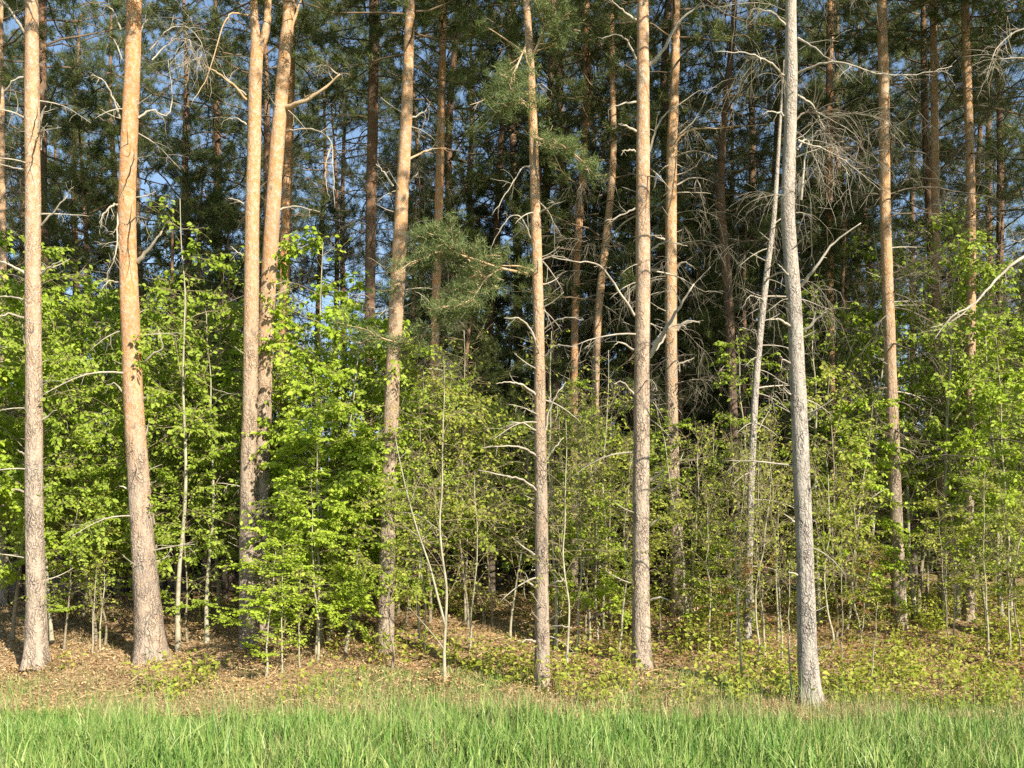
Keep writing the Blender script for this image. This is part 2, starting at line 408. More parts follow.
# fallen leaves and sticks
mb = MB()
x, y = scatter(125000, 12.3, 27, 1.5, 1.25)
c = np.stack([x, y, gz(x, y) + RNG.uniform(0.0, 0.05, len(x))], -1)
d = randunit(len(x)); d[:, 2] *= 0.45
nn = randunit(len(x)) * 0.55 + np.array([0, -0.15, 1.])
leaf_batch(mb, c, d, nn, 0.025 + 0.05 * RNG.uniform(0, 1, len(x)) ** 2.2, RNG.uniform(0.012, 0.034, len(x)), 0.25)
for f in FEET:
    n = 420; a = RNG.uniform(0, 6.28, n); r = 0.12 + 0.5 * RNG.uniform(0, 1, n) ** 1.5
    c = np.stack([f[0] + np.cos(a) * r, f[1] + np.sin(a) * r, 0 * r], -1); c[:, 2] = gz(c[:, 0], c[:, 1]) + RNG.uniform(0, 1, n) * np.clip(0.16 - 0.26 * r, 0.02, 1)
    d = randunit(n); d[:, 2] *= 0.5
    leaf_batch(mb, c, d, randunit(n) * 0.6 + np.array([0, -0.1, 1.]), RNG.uniform(0.03, 0.075, n), RNG.uniform(0.02, 0.04, n), 0.25)
for k in range(800):
    x0, y0 = scatter(1, 13.2, 25, 1.0); a = RNG.uniform(0, math.pi); L = RNG.uniform(0.12, 0.6)
    pts = []
    for t in np.linspace(-0.5, 0.5, 4):
        px_, py_ = x0[0] + math.cos(a) * L * t + RNG.normal(0, 0.02), y0[0] + math.sin(a) * L * t + RNG.normal(0, 0.02)
        pts.append((px_, py_, float(gz(px_, py_)) + 0.03 + RNG.uniform(0, 0.05)))
    tube(mb, pts, np.linspace(0.008, 0.003, 4) * RNG.uniform(0.6, 1.3), 4)
stuff('leaf_litter', mb, M['litter'], 'brown fallen leaves and sticks carpeting the forest floor', 'leaf litter')

def undergrowth(n, y0, y1, hmin, hmax, lsz, dens, side, mat, name, label):
    mb = MB(); x, y = scatter(n, y0, y1, 1.0)
    dn = pnoise(x, y, 0.55, 2.2 + side) + side * x * 0.06
    keep = dn + RNG.normal(0, 0.12, n) > dens
    x, y = x[keep], y[keep]
    for a, b in zip(x, y):
        H = RNG.uniform(hmin, hmax); z = float(gz(a, b)); k = int(5 + H * 34)
        t = RNG.uniform(0.15, 1, k)
        sp = 0.10 + 0.30 * H
        c = np.stack([a + RNG.normal(0, sp, k) * t, b + RNG.normal(0, sp, k) * t, z + H * t + RNG.normal(0, 0.03, k)], -1)
        d = randunit(k); d[:, 2] = d[:, 2] * 0.4 - 0.2
        leaf_batch(mb, c, d, randunit(k) * 0.6 + np.array([0.2, -0.3, 1.]), RNG.uniform(0.7, 1.3, k) * lsz, RNG.uniform(0.5, 0.8, k) * lsz)
        tube(mb, [(a, b, z), (a + RNG.normal(0, .03), b, z + H * .5), (a + RNG.normal(0, .06), b, z + H)], [.004, .003, .002], 3)
    stuff(name, mb, mat, label, 'plants')
undergrowth(2500, 13.1, 25, 0.10, 0.65, 0.078, 0.15, 1, M['leaf_olive'], 'undergrowth', 'low yellow-green seedlings scattered over the leaf litter')
undergrowth(800, 15.0, 25, 0.12, 0.6, 0.06, 0.14, 0.3, M['leaf_russet'], 'russet_undergrowth', 'low russet-leaved plants scattered over the leaf litter')

# ------------------------------------------------------------------ branches
def wander(start, d, length, n=7, droop=0.0, curl=0.25, up_end=0.0):
    p = np.array(start, float); d = unit(np.array(d, float)); out = [p.copy()]; st = length / (n - 1)
    for k in range(n - 1):
        t = k / (n - 1)
        d = unit(d + RNG.normal(0, curl, 3) * 0.5 + np.array([0, 0, -droop * 0.35 + up_end * t * 0.5]))
        p = p + d * st; out.append(p.copy())
    return np.array(out)

def twiggy(mb, pts, r0, r1, ntw, tl, droop=0.5, curl=0.35, seg=6, sub=0, rmin=0.0022):
    """A bare branch with side twigs along its outer part."""
    n = len(pts); tube(mb, pts, np.linspace(r0, r1, n), seg)
    for k in range(ntw):
        f = RNG.uniform(0.25, 1.0); i = min(int(f * (n - 1)), n - 2); u = f * (n - 1) - i
        s = pts[i] * (1 - u) + pts[i + 1] * u
        d = unit(pts[i + 1] - pts[i]) * 0.8 + randunit(1)[0] * 0.9
        L = tl * RNG.uniform(0.35, 1.2); r = max((r0 + (r1 - r0) * f) * 0.45, rmin)
        tw = wander(s, d, L, 6, droop, curl)
        tube(mb, tw, np.linspace(r, rmin * 0.7, 6), 4)
        for j in range(sub):
            i2 = RNG.integers(1, 5)
            t2 = wander(tw[i2], unit(tw[i2] - tw[i2 - 1]) * 0.6 + randunit(1)[0], L * RNG.uniform(0.3, 0.7), 5, droop, curl)
            tube(mb, t2, np.linspace(r * 0.6, rmin * 0.6, 5), 3)

# shared dead branch meshes (start at the origin, run along +X)
DEAD = []
for k in range(12):
    mb = MB(); L = [0.28, 0.4, 0.55, 0.8, 1.1, 1.5, 0.35, 0.7, 1.3, 0.22, 0.9, 1.8][k]
    up = [0.5, 0.3, -0.1, 0.3, 0.1, 0.2, 0.6, -0.2, 0.25, 0.3, 0.0, 0.2][k]
    pts = wander((0, 0, 0), (1, 0, up), L, 8, [0.2, 0, .5, .3, .4, .3, 0, .4, .4, 0, .3, .4][k], 0.13, 0.2)
    r0 = 0.008 + 0.006 * L
    twiggy(mb, pts, r0, r0 * 0.3, int(L * 6), 0.35 * L, 0.3, 0.3, 6, 1 if L > 0.7 else 0, 0.003)
    DEAD.append(mb.mesh('dead_branch', M['dead_wood']))

# ------------------------------------------------------------------ pine crowns
def needle_pad(mbn, mbw, pts, rad, dens=1.0, w=0.008, nl=0.085, from_f=0.35):
    """Side twigs along a branch, each ending in tufts of needles."""
    n = len(pts)
    for k in range(int(9 * dens)):
        f = RNG.uniform(from_f, 1.0); i = min(int(f * (n - 1)), n - 2); u = f * (n - 1) - i
        s = pts[i] * (1 - u) + pts[i + 1] * u
        ax = unit(pts[i + 1] - pts[i]); sd = unit(np.cross(ax, [0, 0, 1.])) * RNG.choice([-1, 1])
        d = ax * RNG.uniform(0.3, 1.0) + sd * RNG.uniform(0.2, 1.0) + np.array([0, 0, RNG.uniform(-0.15, 0.45)])
        L = rad * RNG.uniform(0.4, 1.0)
        tw = wander(s, d, L, 5, 0.1, 0.3, 0.4)
        tube(mbw, tw, np.linspace(0.008, 0.003, 5), 3)
        m = int(7 * dens) + 3
        tt = RNG.uniform(0.3, 1.0, m) * 4; ii = np.minimum(tt.astype(int), 3); fr = (tt - ii)[:, None]
        cc = tw[ii] * (1 - fr) + tw[ii + 1] * fr + RNG.normal(0, 0.05, (m, 3))
        dirs = unit(tw[ii + 1] - tw[ii])
        nn_ = 17
        c = np.repeat(cc, nn_, 0); dd = np.repeat(dirs, nn_, 0) * 0.7 + randunit(m * nn_) + np.array([0, 0, 0.25])
        needle_batch(mbn, c + RNG.normal(0, 0.025, c.shape), dd, RNG.uniform(0.7, 1.2, len(c)) * nl, w)

def crown_mesh(seed, height, radius, nb, low_dense, conic, w=0.010, nl=0.09):
    mbn, mbw = MB(), MB()
    for k in range(nb):
        t = (k + RNG.uniform(0, 1)) / nb; z = height * t ** low_dense
        az = k * 2.4 + RNG.normal(0, 0.3)
        prof = (1 - t) ** 0.8 * 0.9 + 0.12 if conic else (0.55 + 0.45 * math.sin(math.pi * min(1, 0.25 + t * 0.75))) * (1.0 if t < 0.75 else (1.02 - t) / 0.27)
        L = radius * max(prof, 0.12) * RNG.uniform(0.6, 1.15)
        pts = wander((0, 0, z), (math.cos(az), math.sin(az), RNG.uniform(-0.1, 0.5) if not conic else RNG.uniform(-0.35, 0.1)), L, 7, 0.25 if not conic else 0.15, 0.36, 0.5)
        tube(mbw, pts, np.linspace(0.023, 0.006, 7) * (0.6 + 0.4 * L / radius), 5)
        needle_pad(mbn, mbw, pts, 0.32 * L + 0.25, 0.55 + 0.55 * L / radius, w, nl)
    return mbn.mesh('crown_needles', M['needle']), mbw.mesh('crown_branches', M['crown_wood'])

CROWN = [crown_mesh(k, [9, 8, 10, 9, 11][k], [2.6, 2.2, 2.9, 2.4, 2.5][k], [52, 46, 60, 50, 64][k], 0.9, False) for k in range(5)]
SPRUCE = [crown_mesh(10 + k, [9, 7][k], [2.1, 2.0][k], [92, 80][k], 1.0, True) for k in range(2)]

EDGE = [crown_mesh(30 + k, 9, [3.3, 3.0, 3.5][k], [66, 60, 70][k], 0.85, False, 0.014, 0.11) for k in range(3)]  # front pine crowns above the view, made wide and dense to shade the interior

def tangle_mesh(seed, z0, z1, nb, L0):
    """Dead wiry lower branches of a background pine."""
    mb = MB()
    for k in range(nb):
        z = RNG.uniform(z0, z1); az = RNG.uniform(0, 2 * math.pi); L = L0 * RNG.uniform(0.3, 1.25)
        pts = wander((0, 0, z), (math.cos(az), math.sin(az), RNG.uniform(-0.2, 0.5)), L, 8, 0.45, 0.28, 0.3)
        twiggy(mb, pts, 0.017, 0.005, int(5 + L * 4), 0.75, 0.55, 0.45, 4, 2, 0.0035)
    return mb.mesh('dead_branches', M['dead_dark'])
def fine_tangle(z0, z1, nb, L0):
    mb = MB()
    for k in range(nb):
        z = RNG.uniform(z0, z1); az = RNG.uniform(0, 2 * math.pi); L = L0 * RNG.uniform(0.35, 1.2)
        pts = wander((0, 0, z), (math.cos(az), math.sin(az), RNG.uniform(-0.1, 0.6)), L, 8, 0.35, 0.2, 0.1)
        twiggy(mb, pts, 0.008, 0.003, int(5 + L * 7), 0.65, 0.85, 0.32, 4, 3, 0.0026)
    return mb.mesh('dead_branches', M['dead_mid'])
M['dead_mid'] = wood_mat('dead_twig_wood', (0.20, 0.175, 0.125), (0.36, 0.32, 0.24), 5)
FINE = [fine_tangle(4.5, 10.0, 13, 1.1) for k in range(3)]
TANGLE = [tangle_mesh(k, 2.2, 9.6, 34, 1.6) for k in range(4)]

# ------------------------------------------------------------------ trunks
def trunk_mesh(P, rad, mat, seg=22, step=0.09, rough=1.0):
    P = np.asarray(P, float)
    m = max(3, int(np.mean(np.linalg.norm(np.diff(P, axis=0), axis=1)) / step))
    pts = catmull(P, m); rr = np.interp(np.linspace(0, len(P) - 1, len(pts)), np.arange(len(P)), rad)
    a = np.arange(seg) / seg * 2 * math.pi
    ca, sa = np.cos(a), np.sin(a)
    off = RNG.uniform(0, 100)
    n = len(pts); v = np.zeros((n, seg, 3))
    for i in range(n):
        z = pts[i, 2]
        for j in range(seg):
            nz = mnoise.noise((ca[j] * 2.0 + off, sa[j] * 2.0, z * 1.1)) * 0.055 + mnoise.noise((ca[j] * 5 + off, sa[j] * 5, z * 5.0)) * 0.05 * rough
            fl = max(0.0, 1 - z / 0.55) ** 2 * (0.24 + 0.24 * math.cos(5 * a[j] + off))
            r = rr[i] * (1 + nz + fl)
            v[i, j] = (pts[i, 0] + ca[j] * r, pts[i, 1] + sa[j] * r, z)
    i = np.arange(n - 1)[:, None]; j = np.arange(seg)[None, :]
    q = np.stack([i * seg + j, i * seg + (j + 1) % seg, (i + 1) * seg + (j + 1) % seg, (i + 1) * seg + j], -1).reshape(-1, 4)
    mb = MB(); mb.add(v.reshape(-1, 3), q)
    return mb.mesh('trunk', mat), pts, rr

def pine(label, pts_px, widths, mat, base_py=None, Y=None, group=None, total=19.3, crown=0, limbs=(), ndead=10,
         zrange=(1.2, 9.5), crown_h=8.5, pads=(), seg=22, forks=(), dead_sc=1.0, tangle=None, cat='pine tree'):
    """pts_px: trunk centre line in pixels, foot first. widths: pixel widths at the same points."""
    pts_px = list(pts_px)
    if Y is None:
        g = ground_hit(*pts_px[0]); Y = g[1]
    b = at(pts_px[0][0], pts_px[0][1], Y); b[2] = float(gz(b[0], Y)) - 0.06
    W = [at(px, py, Y) for px, py in pts_px]; W[0][2] = b[2]
    rad = [wd / F * Y / 2 * 0.95 for wd in widths]
    top = W[-1].copy(); d = unit(W[-1] - W[-2]) if len(W) > 1 else np.array([0, 0, 1.])
    zt = b[2] + total
    if top[2] < zt - 1.5:
        for f in (0.4, 1.0):
            q = top + np.array([d[0] * 0.5, 0, 0]) * (zt - top[2]) * f; q[2] = top[2] + (zt - top[2]) * f
            W.append(q); rad.append(rad[len(pts_px) - 1] * (1 - f) + 0.03 * f)
    rel = np.array(W) - b
    root = thing('pine_tree', label, cat, b, group=group)
    me, cl, rr = trunk_mesh(rel, rad, M[mat], seg); link('trunk', me, root)
    def axis(z):
        i = int(np.argmin(np.abs(cl[:, 2] - z))); return cl[i], rr[i]
    if crown is not None:
        c = EDGE[crown % 3] if Y < 19.5 else CROWN[crown % 5]; zc = rel[-1][2] - crown_h; p, _ = axis(zc)
        rz = RNG.uniform(0, 6.28); s = crown_h / 9.0
        cr = link('crown', c[0], root, p, rz, s); link('branches', c[1], cr)
    # hand-placed limbs: [(px, py, dy) ...], radius px, twigs, twig length, material
    for lim in limbs:
        pp, rpx, ntw, tl, lm = lim if len(lim) == 5 else (*lim, 'dead_wood')
        Q = np.array([at(px, py, Y + dy) - b for px, py, dy in pp])
        Q = catmull(Q, 5)
        Q[1:-1] += RNG.normal(0, 0.007, Q[1:-1].shape)
        rw = rpx / F * Y * (0.78 if rpx < 2.5 else 0.95)
        mb = MB(); twiggy(mb, Q, rw, rw * 0.25, int(ntw * 1.1), tl, 0.3, 0.3, 7, 2, 0.003)
        link('dead_branch', mb.mesh('dead_branch', M[lm]), root)
    for fk in forks:      # living forks of the stem
        pp, w0, w1 = fk
        Q = catmull(np.array([at(px, py, Y + dy) - b for px, py, dy in pp]), 6)
        mb = MB(); tube(mb, Q, np.linspace(w0, w1, len(Q)) / F * Y / 2, 12)
        link('fork', mb.mesh('fork', M[mat]), root)
    for k in range(int(ndead * 2.6)):
        z = RNG.uniform(*zrange); p, r = axis(z); az = RNG.uniform(0, 6.28)
        me = DEAD[int(RNG.choice([0, 1, 2, 3, 6, 9, 9, 0, 1, 7, 4, 10]))]
        o = link('dead_branch', me, root, p + np.array([math.cos(az), math.sin(az), 0]) * r * 0.8, az, RNG.uniform(0.7, 1.25) * dead_sc)
    if tangle is not None:
        p, _ = axis(5); link('dead_branches', TANGLE[tangle % 4] if tangle < 10 else FINE[tangle % 3], root, (p[0], p[1], 0.6 if tangle < 10 else 0.0), RNG.uniform(0, 6.28))
    for pad in pads:      # living needled boughs: px polyline, pad radius m, density
        pp, rpx, prad, dens = pad
        Q = catmull(np.array([at(px, py, Y + dy) - b for px, py, dy in pp]), 4)
        mbn, mbw = MB(), MB(); tube(mbw, Q, np.linspace(rpx, rpx * 0.3, len(Q)) / F * Y, 6)
        ns = int(4 + dens * 3.2)
        for k in range(ns):
            f = 0.15 + 0.85 * (k + RNG.uniform(0, 1)) / ns; i = min(int(f * (len(Q) - 1)), len(Q) - 2)
            tg = unit(Q[i + 1] - Q[i]); sd = unit(np.cross(tg, [0, 0, 1.])) * (1 if k % 2 else -1)
            sp = wander(Q[i], tg * 0.7 + sd * RNG.uniform(0.2, 1.0) + np.array([0, 0, RNG.uniform(-0.12, 0.14)]), prad * RNG.uniform(0.7, 1.6), 6, 0.25, 0.18, 0.25)
            tube(mbw, sp, np.linspace(0.010, 0.004, 6), 4)
            needle_pad(mbn, mbw, sp, 0.26, 0.5, 0.0075, 0.08, 0.2)
        bo = link('bough', mbw.mesh('bough', M['dead_tan']), root)
        link('needles', mbn.mesh('needles', M['needle_lit']), bo)
    return root, Y

PG = 'pines along the front of the wood'
pine('straight pale pine left of the leaning orange pine, bare stubs on both sides',
     [(36, 666), (36, 600), (34, 500), (34, 400), (33, 300), (33, 200), (32, 100), (32, 0)], [25, 20, 18, 17, 16, 15.5, 15, 13], 'bark_pale', group=PG, crown=0,
     limbs=[([(26, 34, 0), (10, 10, -.2), (-6, -8, -.3)], 2.2, 5, .5), ([(25, 118, 0), (10, 112, -.2), (-15, 106, -.4)], 1.6, 4, .5),
            ([(38, 132, 0), (43, 112, -.1), (46, 106, -.15)], 2.0, 1, .2), ([(41, 150, 0), (42, 138, -.1)], 1.3, 0, .2), ([(40, 226, 0), (52, 213, -.1), (67, 196, -.2)], 1.8, 2, .3),
            ([(25, 274, 0), (8, 264, -.2), (-12, 257, -.3)], 2.0, 3, .3), ([(25, 300, 0), (8, 296, .1), (-10, 298, 0)], 1.6, 3, .3), ([(25, 318, 0), (8, 314, -.2), (-8, 320, -.3)], 1.8, 3, .3),
            ([(41, 274, 0), (51, 266, -.1), (61, 261, -.2)], 1.8, 1, .2), ([(26, 170, 0), (5, 165, 0), (-15, 160, 0)], 1.3, 3, .4), ([(26, 76, 0), (14, 80, 0), (4, 92, 0)], 1.4, 3, .3),
            ([(26, 456, 0), (18, 450, -.2)], 2, 0, .2), ([(25, 492, 0), (12, 489, -.2)], 2, 1, .2), ([(42, 420, 0), (57, 410, -.1)], 1.5, 1, .2), ([(42, 490, 0), (48, 484, -.1)], 1.6, 0, .2)], ndead=9)
pine('thick orange pine leaning slightly left, trunk bright orange above a grey foot',
     [(152, 662), (147, 600), (141, 520), (138, 470), (134, 410), (131, 340), (128, 260), (127, 200), (130, 120), (133, 50), (134, 0)],
     [35, 27, 23, 22, 20.5, 19.5, 18.5, 18, 17, 16, 15], 'bark_orange', group=PG, crown=1,
     limbs=[([(120, 118, 0), (112, 95, -.2), (102, 79, -.3), (91, 75, -.4)], 1.5, 4, .25), ([(120, 108, 0), (113, 98, .1)], 1.0, 2, .2), ([(122, 60, 0), (114, 40, 0), (108, 44, .1)], 1.2, 3, .3),
            ([(138, 118, 0), (152, 110, .1), (166, 116, .2), (172, 98, .3), (168, 60, .3)], 1.5, 6, .4), ([(150, 50, .3), (168, 30, .3), (188, 28, .3), (202, 45, .2), (198, 66, .2)], 1.0, 26, .75), ([(152, 60, .2), (172, 42, .3), (190, 40, .2), (190, 62, .2)], 1.0, 26, .7), ([(138, 40, 0), (146, 22, .1), (160, 20, .3)], 1.2, 10, .5),
            ([(138, 262, 0), (150, 248, -.1), (162, 231, -.2)], 2.6, 2, .2), ([(119, 205, 0), (112, 206, -.2), (102, 216, -.3), (100, 228, -.3)], 1.6, 8, .35),
            ([(118, 205, 0), (117, 235, -.2), (115, 258, -.3), (106, 275, -.3)], 1.3, 14, .4), ([(120, 283, 0), (108, 281, -.2), (102, 290, -.3)], 1.2, 6, .25),
            ([(143, 364, 0), (152, 355, -.1), (163, 347, -.2), (158, 330, -.2)], 1.6, 2, .25), ([(124, 394, 0), (115, 384, -.1), (106, 386, -.1)], 1.5, 1, .2), ([(143, 400, 0), (148, 394, -.1)], 1.5, 0, .2),
            ([(146, 435, 0), (149, 420, -.1)], 1.5, 0, .2), ([(129, 490, 0), (119, 486, -.1)], 1.6, 0, .2), ([(150, 485, 0), (156, 481, -.1)], 1.5, 0, .2), ([(121, 30, 0), (112, 10, 0), (98, 2, 0)], 1.4, 4, .4)], ndead=10)
rT, YT = pine('left one of the paired tan pines, forking near its top',
     [(250, 645), (248, 560), (248, 480), (250, 400), (251, 320), (252, 230), (254, 150), (255, 90), (257, 45)], [22, 18, 16.5, 16, 15.5, 15, 14, 13.5, 13], 'bark_tan', group=PG, crown=None, total=8,
     forks=[([(257, 55, 0), (255, 30, 0), (254, 0, 0), (254, -120, 0)], 11, 6), ([(258, 55, 0), (266, 30, 0), (268, 0, .1), (270, -120, .2)], 9, 6)],
     limbs=[([(247, 100, 0), (232, 84, -.2), (215, 72, -.4), (204, 64, -.5)], 2.0, 2, .25, 'dead_tan'), ([(246, 95, 0), (228, 80, -.2), (222, 70, -.2)], 1.1, 2, .3), ([(250, 15, 0), (232, 14, -.3), (222, 28, -.4), (208, 75, -.5), (191, 105, -.6)], 1.3, 2, .3, 'dead_tan'),
            ([(247, 260, 0), (238, 252, 0), (230, 246, 0)], 1.3, 1, .2), ([(247, 125, 0), (235, 118, 0), (226, 120, 0)], 1.2, 2, .3), ([(246, 205, 0), (236, 200, 0), (228, 198, 0)], 1.3, 2, .3)], ndead=5)
pine('right one of the paired tan pines, with a thick upturned limb on its right',
     [(263, 650), (262, 560), (262, 470), (264, 400), (266, 330), (271, 240), (276, 160), (281, 100), (286, 40), (289, 0)], [21, 18, 17, 16.5, 16.5, 16, 15, 14, 13, 12], 'bark_tan', Y=YT + 0.35, group=PG, crown=3,
     limbs=[([(285, 108, 0), (302, 102, -.2), (322, 90, -.3), (340, 74, -.4)], 3.0, 3, .3, 'dead_tan'), ([(338, 74, -.4), (326, 66, -.4), (312, 68, -.4)], 1.2, 3, .3), ([(290, 130, 0), (312, 130, -.2), (330, 140, -.3), (333, 165, -.3), (335, 208, -.3)], 1.3, 6, .3), ([(331, 145, -.3), (325, 170, -.3), (328, 195, -.3)], 1.0, 2, .2),
            ([(286, 40, 0), (296, 16, 0), (302, -4, 0)], 2.5, 2, .3, 'dead_tan'), ([(276, 250, 0), (292, 246, 0), (304, 244, 0)], 1.8, 2, .3), ([(280, 210, 0), (296, 206, .1), (320, 212, .1)], 1.4, 3, .3), ([(270, 300, 0), (282, 292, 0), (292, 290, 0)], 1.2, 2, .2)], ndead=4)
pine('dim reddish pine half hidden right behind the paired tan pines',
     [(283, 622), (283, 380), (284, 300), (286, 220), (289, 140), (293, 0)], [12, 11, 11, 10.5, 9, 7], 'bark_orange', Y=20.5, crown=2, ndead=8, tangle=0)
pine('slim dark-stemmed pine just left of the snag-studded tan pine',
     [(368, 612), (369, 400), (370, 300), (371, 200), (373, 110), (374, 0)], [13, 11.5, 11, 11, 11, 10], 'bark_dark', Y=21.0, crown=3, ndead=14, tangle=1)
pine('snag-studded tan pine rising behind the bright green saplings',
     [(385, 652), (387, 560), (389, 480), (392, 390), (397, 290), (402, 200), (407, 100), (410, 0)], [19, 16.5, 16, 15.5, 15.5, 14, 12, 9.5], 'bark_tan', group=PG, crown=4, total=18.3,
     limbs=[([(407, 185, 0), (414, 178, -.1), (418, 172, -.1)], 2, 3, .3), ([(393, 186, 0), (384, 172, -.1), (376, 164, -.1)], 1.6, 2, .3), ([(410, 118, 0), (424, 112, 0), (430, 104, 0)], 1.4, 3, .4), ([(408, 160, 0), (428, 150, .1), (446, 148, .2)], 1.6, 4, .4, 'dead_tan'),
            ([(405, 238, 0), (420, 236, 0)], 1.5, 2, .3), ([(385, 268, 0), (376, 262, 0)], 1.3, 2, .3), ([(398, 436, 0), (404, 428, -.1)], 1.3, 1, .2), ([(388, 440, 0), (376, 434, -.1)], 1.3, 2, .3)], ndead=9)
pine('narrow reddish pine seen behind the drooping needled bough',
     [(433, 610), (434, 400), (436, 300), (439, 200), (442, 80), (443, 0)], [11, 9.5, 9, 9, 8, 7], 'bark_orange', Y=20.0, crown=0, ndead=9, tangle=12)
pine('thin central pine with many down-curved bare branches and green needled boughs',
     [(542, 688), (542, 600), (541, 500), (540, 400), (538, 300), (535, 190), (532, 100), (528, 25), (526, 0)], [17, 14.5, 13.5, 12, 11.5, 10, 9, 7.5, 6.5], 'bark_tan', group=PG, crown=None, total=10,
     limbs=[([(536, 272, 0), (522, 267, -.2), (498, 265, -.4)], 2.0, 1, .2, 'dead_tan'), ([(527, 56, 0), (512, 44, -.1), (488, 28, -.2)], 2.0, 1, .3, 'dead_tan'),
            ([(538, 345, 0), (528, 326, -.2), (518, 319, -.3), (504, 318, -.4)], 1.7, 1, .2), ([(538, 398, 0), (524, 386, -.2), (510, 382, -.3), (496, 384, -.4)], 1.8, 1, .2), ([(538, 432, 0), (524, 424, -.2), (508, 422, -.3)], 1.5, 1, .2), ([(539, 458, 0), (524, 448, -.3), (508, 446, -.4), (482, 448, -.5)], 1.8, 2, .2),
            ([(539, 492, 0), (522, 480, -.3), (505, 476, -.4), (478, 470, -.6)], 1.8, 1, .2), ([(537, 555, 0), (524, 548, -.2), (513, 538, -.3)], 1.4, 1, .2), ([(544, 440, 0), (549, 412, -.1), (556, 396, -.2), (566, 382, -.2)], 1.5, 1, .2), ([(546, 460, 0), (556, 446, -.1), (564, 438, -.1)], 1.4, 1, .2),
            ([(544, 358, 0), (556, 346, -.2), (576, 346, -.3)], 1.6, 1, .2), ([(543, 330, 0), (562, 318, -.2), (584, 320, -.3)], 1.2, 2, .2), ([(538, 262, 0), (556, 256, -.1), (578, 262, -.2)], 1.2, 2, .3), ([(536, 215, 0), (552, 206, -.2), (566, 200, -.3)], 1.4, 1, .3), ([(533, 92, 0), (540, 84, -.1), (549, 90, -.2)], 1.3, 4, .3),
            ([(536, 588, 0), (527, 582, -.2), (520, 580, -.3)], 1.7, 1, .15), ([(548, 587, 0), (558, 581, -.2), (566, 580, -.2)], 1.7, 1, .15), ([(537, 642, 0), (528, 640, -.2), (521, 642, -.3)], 1.7, 1, .15), ([(548, 628, 0), (562, 626, -.2), (572, 628, -.2)], 1.6, 0, .15),
            ([(532, 240, 0), (520, 216, -.2), (505, 222, -.2), (490, 250, -.2)], 1.1, 3, .3), ([(533, 165, 0), (521, 170, -.1), (508, 190, -.2), (492, 215, -.3)], 1.2, 4, .3), ([(530, 95, 0), (512, 92, -.2), (490, 98, -.3), (470, 105, -.4)], 1.6, 2, .2, 'dead_tan')],
     pads=[([(532, 138, 0), (548, 142, -.3), (566, 148, -.5), (588, 166, -.6)], 1.5, 0.26, 2.2), ([(534, 110, 0), (520, 100, -.3), (500, 108, -.5)], 1.2, 0.28, 1.4), ([(530, 60, 0), (545, 30, -.2), (555, 14, -.3)], 1.3, 0.35, 2.6), ([(528, 40, 0), (515, 70, -.3), (505, 85, -.4)], 1.2, 0.3, 2.0),
           ([(534, 275, .2), (500, 268, -.5), (470, 258, -.7), (440, 252, -.8), (405, 268, -.9)], 1.5, 0.38, 3.4), ([(500, 268, -.5), (485, 280, -.8), (470, 300, -.9), (440, 308, -1.0)], 1.3, 0.32, 2.0), ([(497, 288, -.6), (475, 275, -.6), (452, 300, -.6), (410, 342, -.6), (360, 330, -.7)], 1.6, 0.34, 3.6), ([(470, 262, -.7), (452, 240, -.7), (436, 238, -.7)], 1.0, 0.3, 2.4)], ndead=10, zrange=(0.8, 8))
pine('dark red pine deep behind the thin central pine',
     [(574, 600), (574, 380), (577, 260), (582, 180), (587, 90), (586, 0)], [9, 8, 8, 8, 8, 7], 'bark_orange', Y=23.0, crown=4, ndead=10, tangle=12)
pine('slender crooked pine between the thin central pine and the tall rosy pine',
     [(595, 604), (595, 420), (598, 320), (606, 240), (613, 160), (612, 60)], [9, 8, 8, 8, 7, 6], 'bark_tan', Y=21.5, crown=1, ndead=10, tangle=10, total=15)
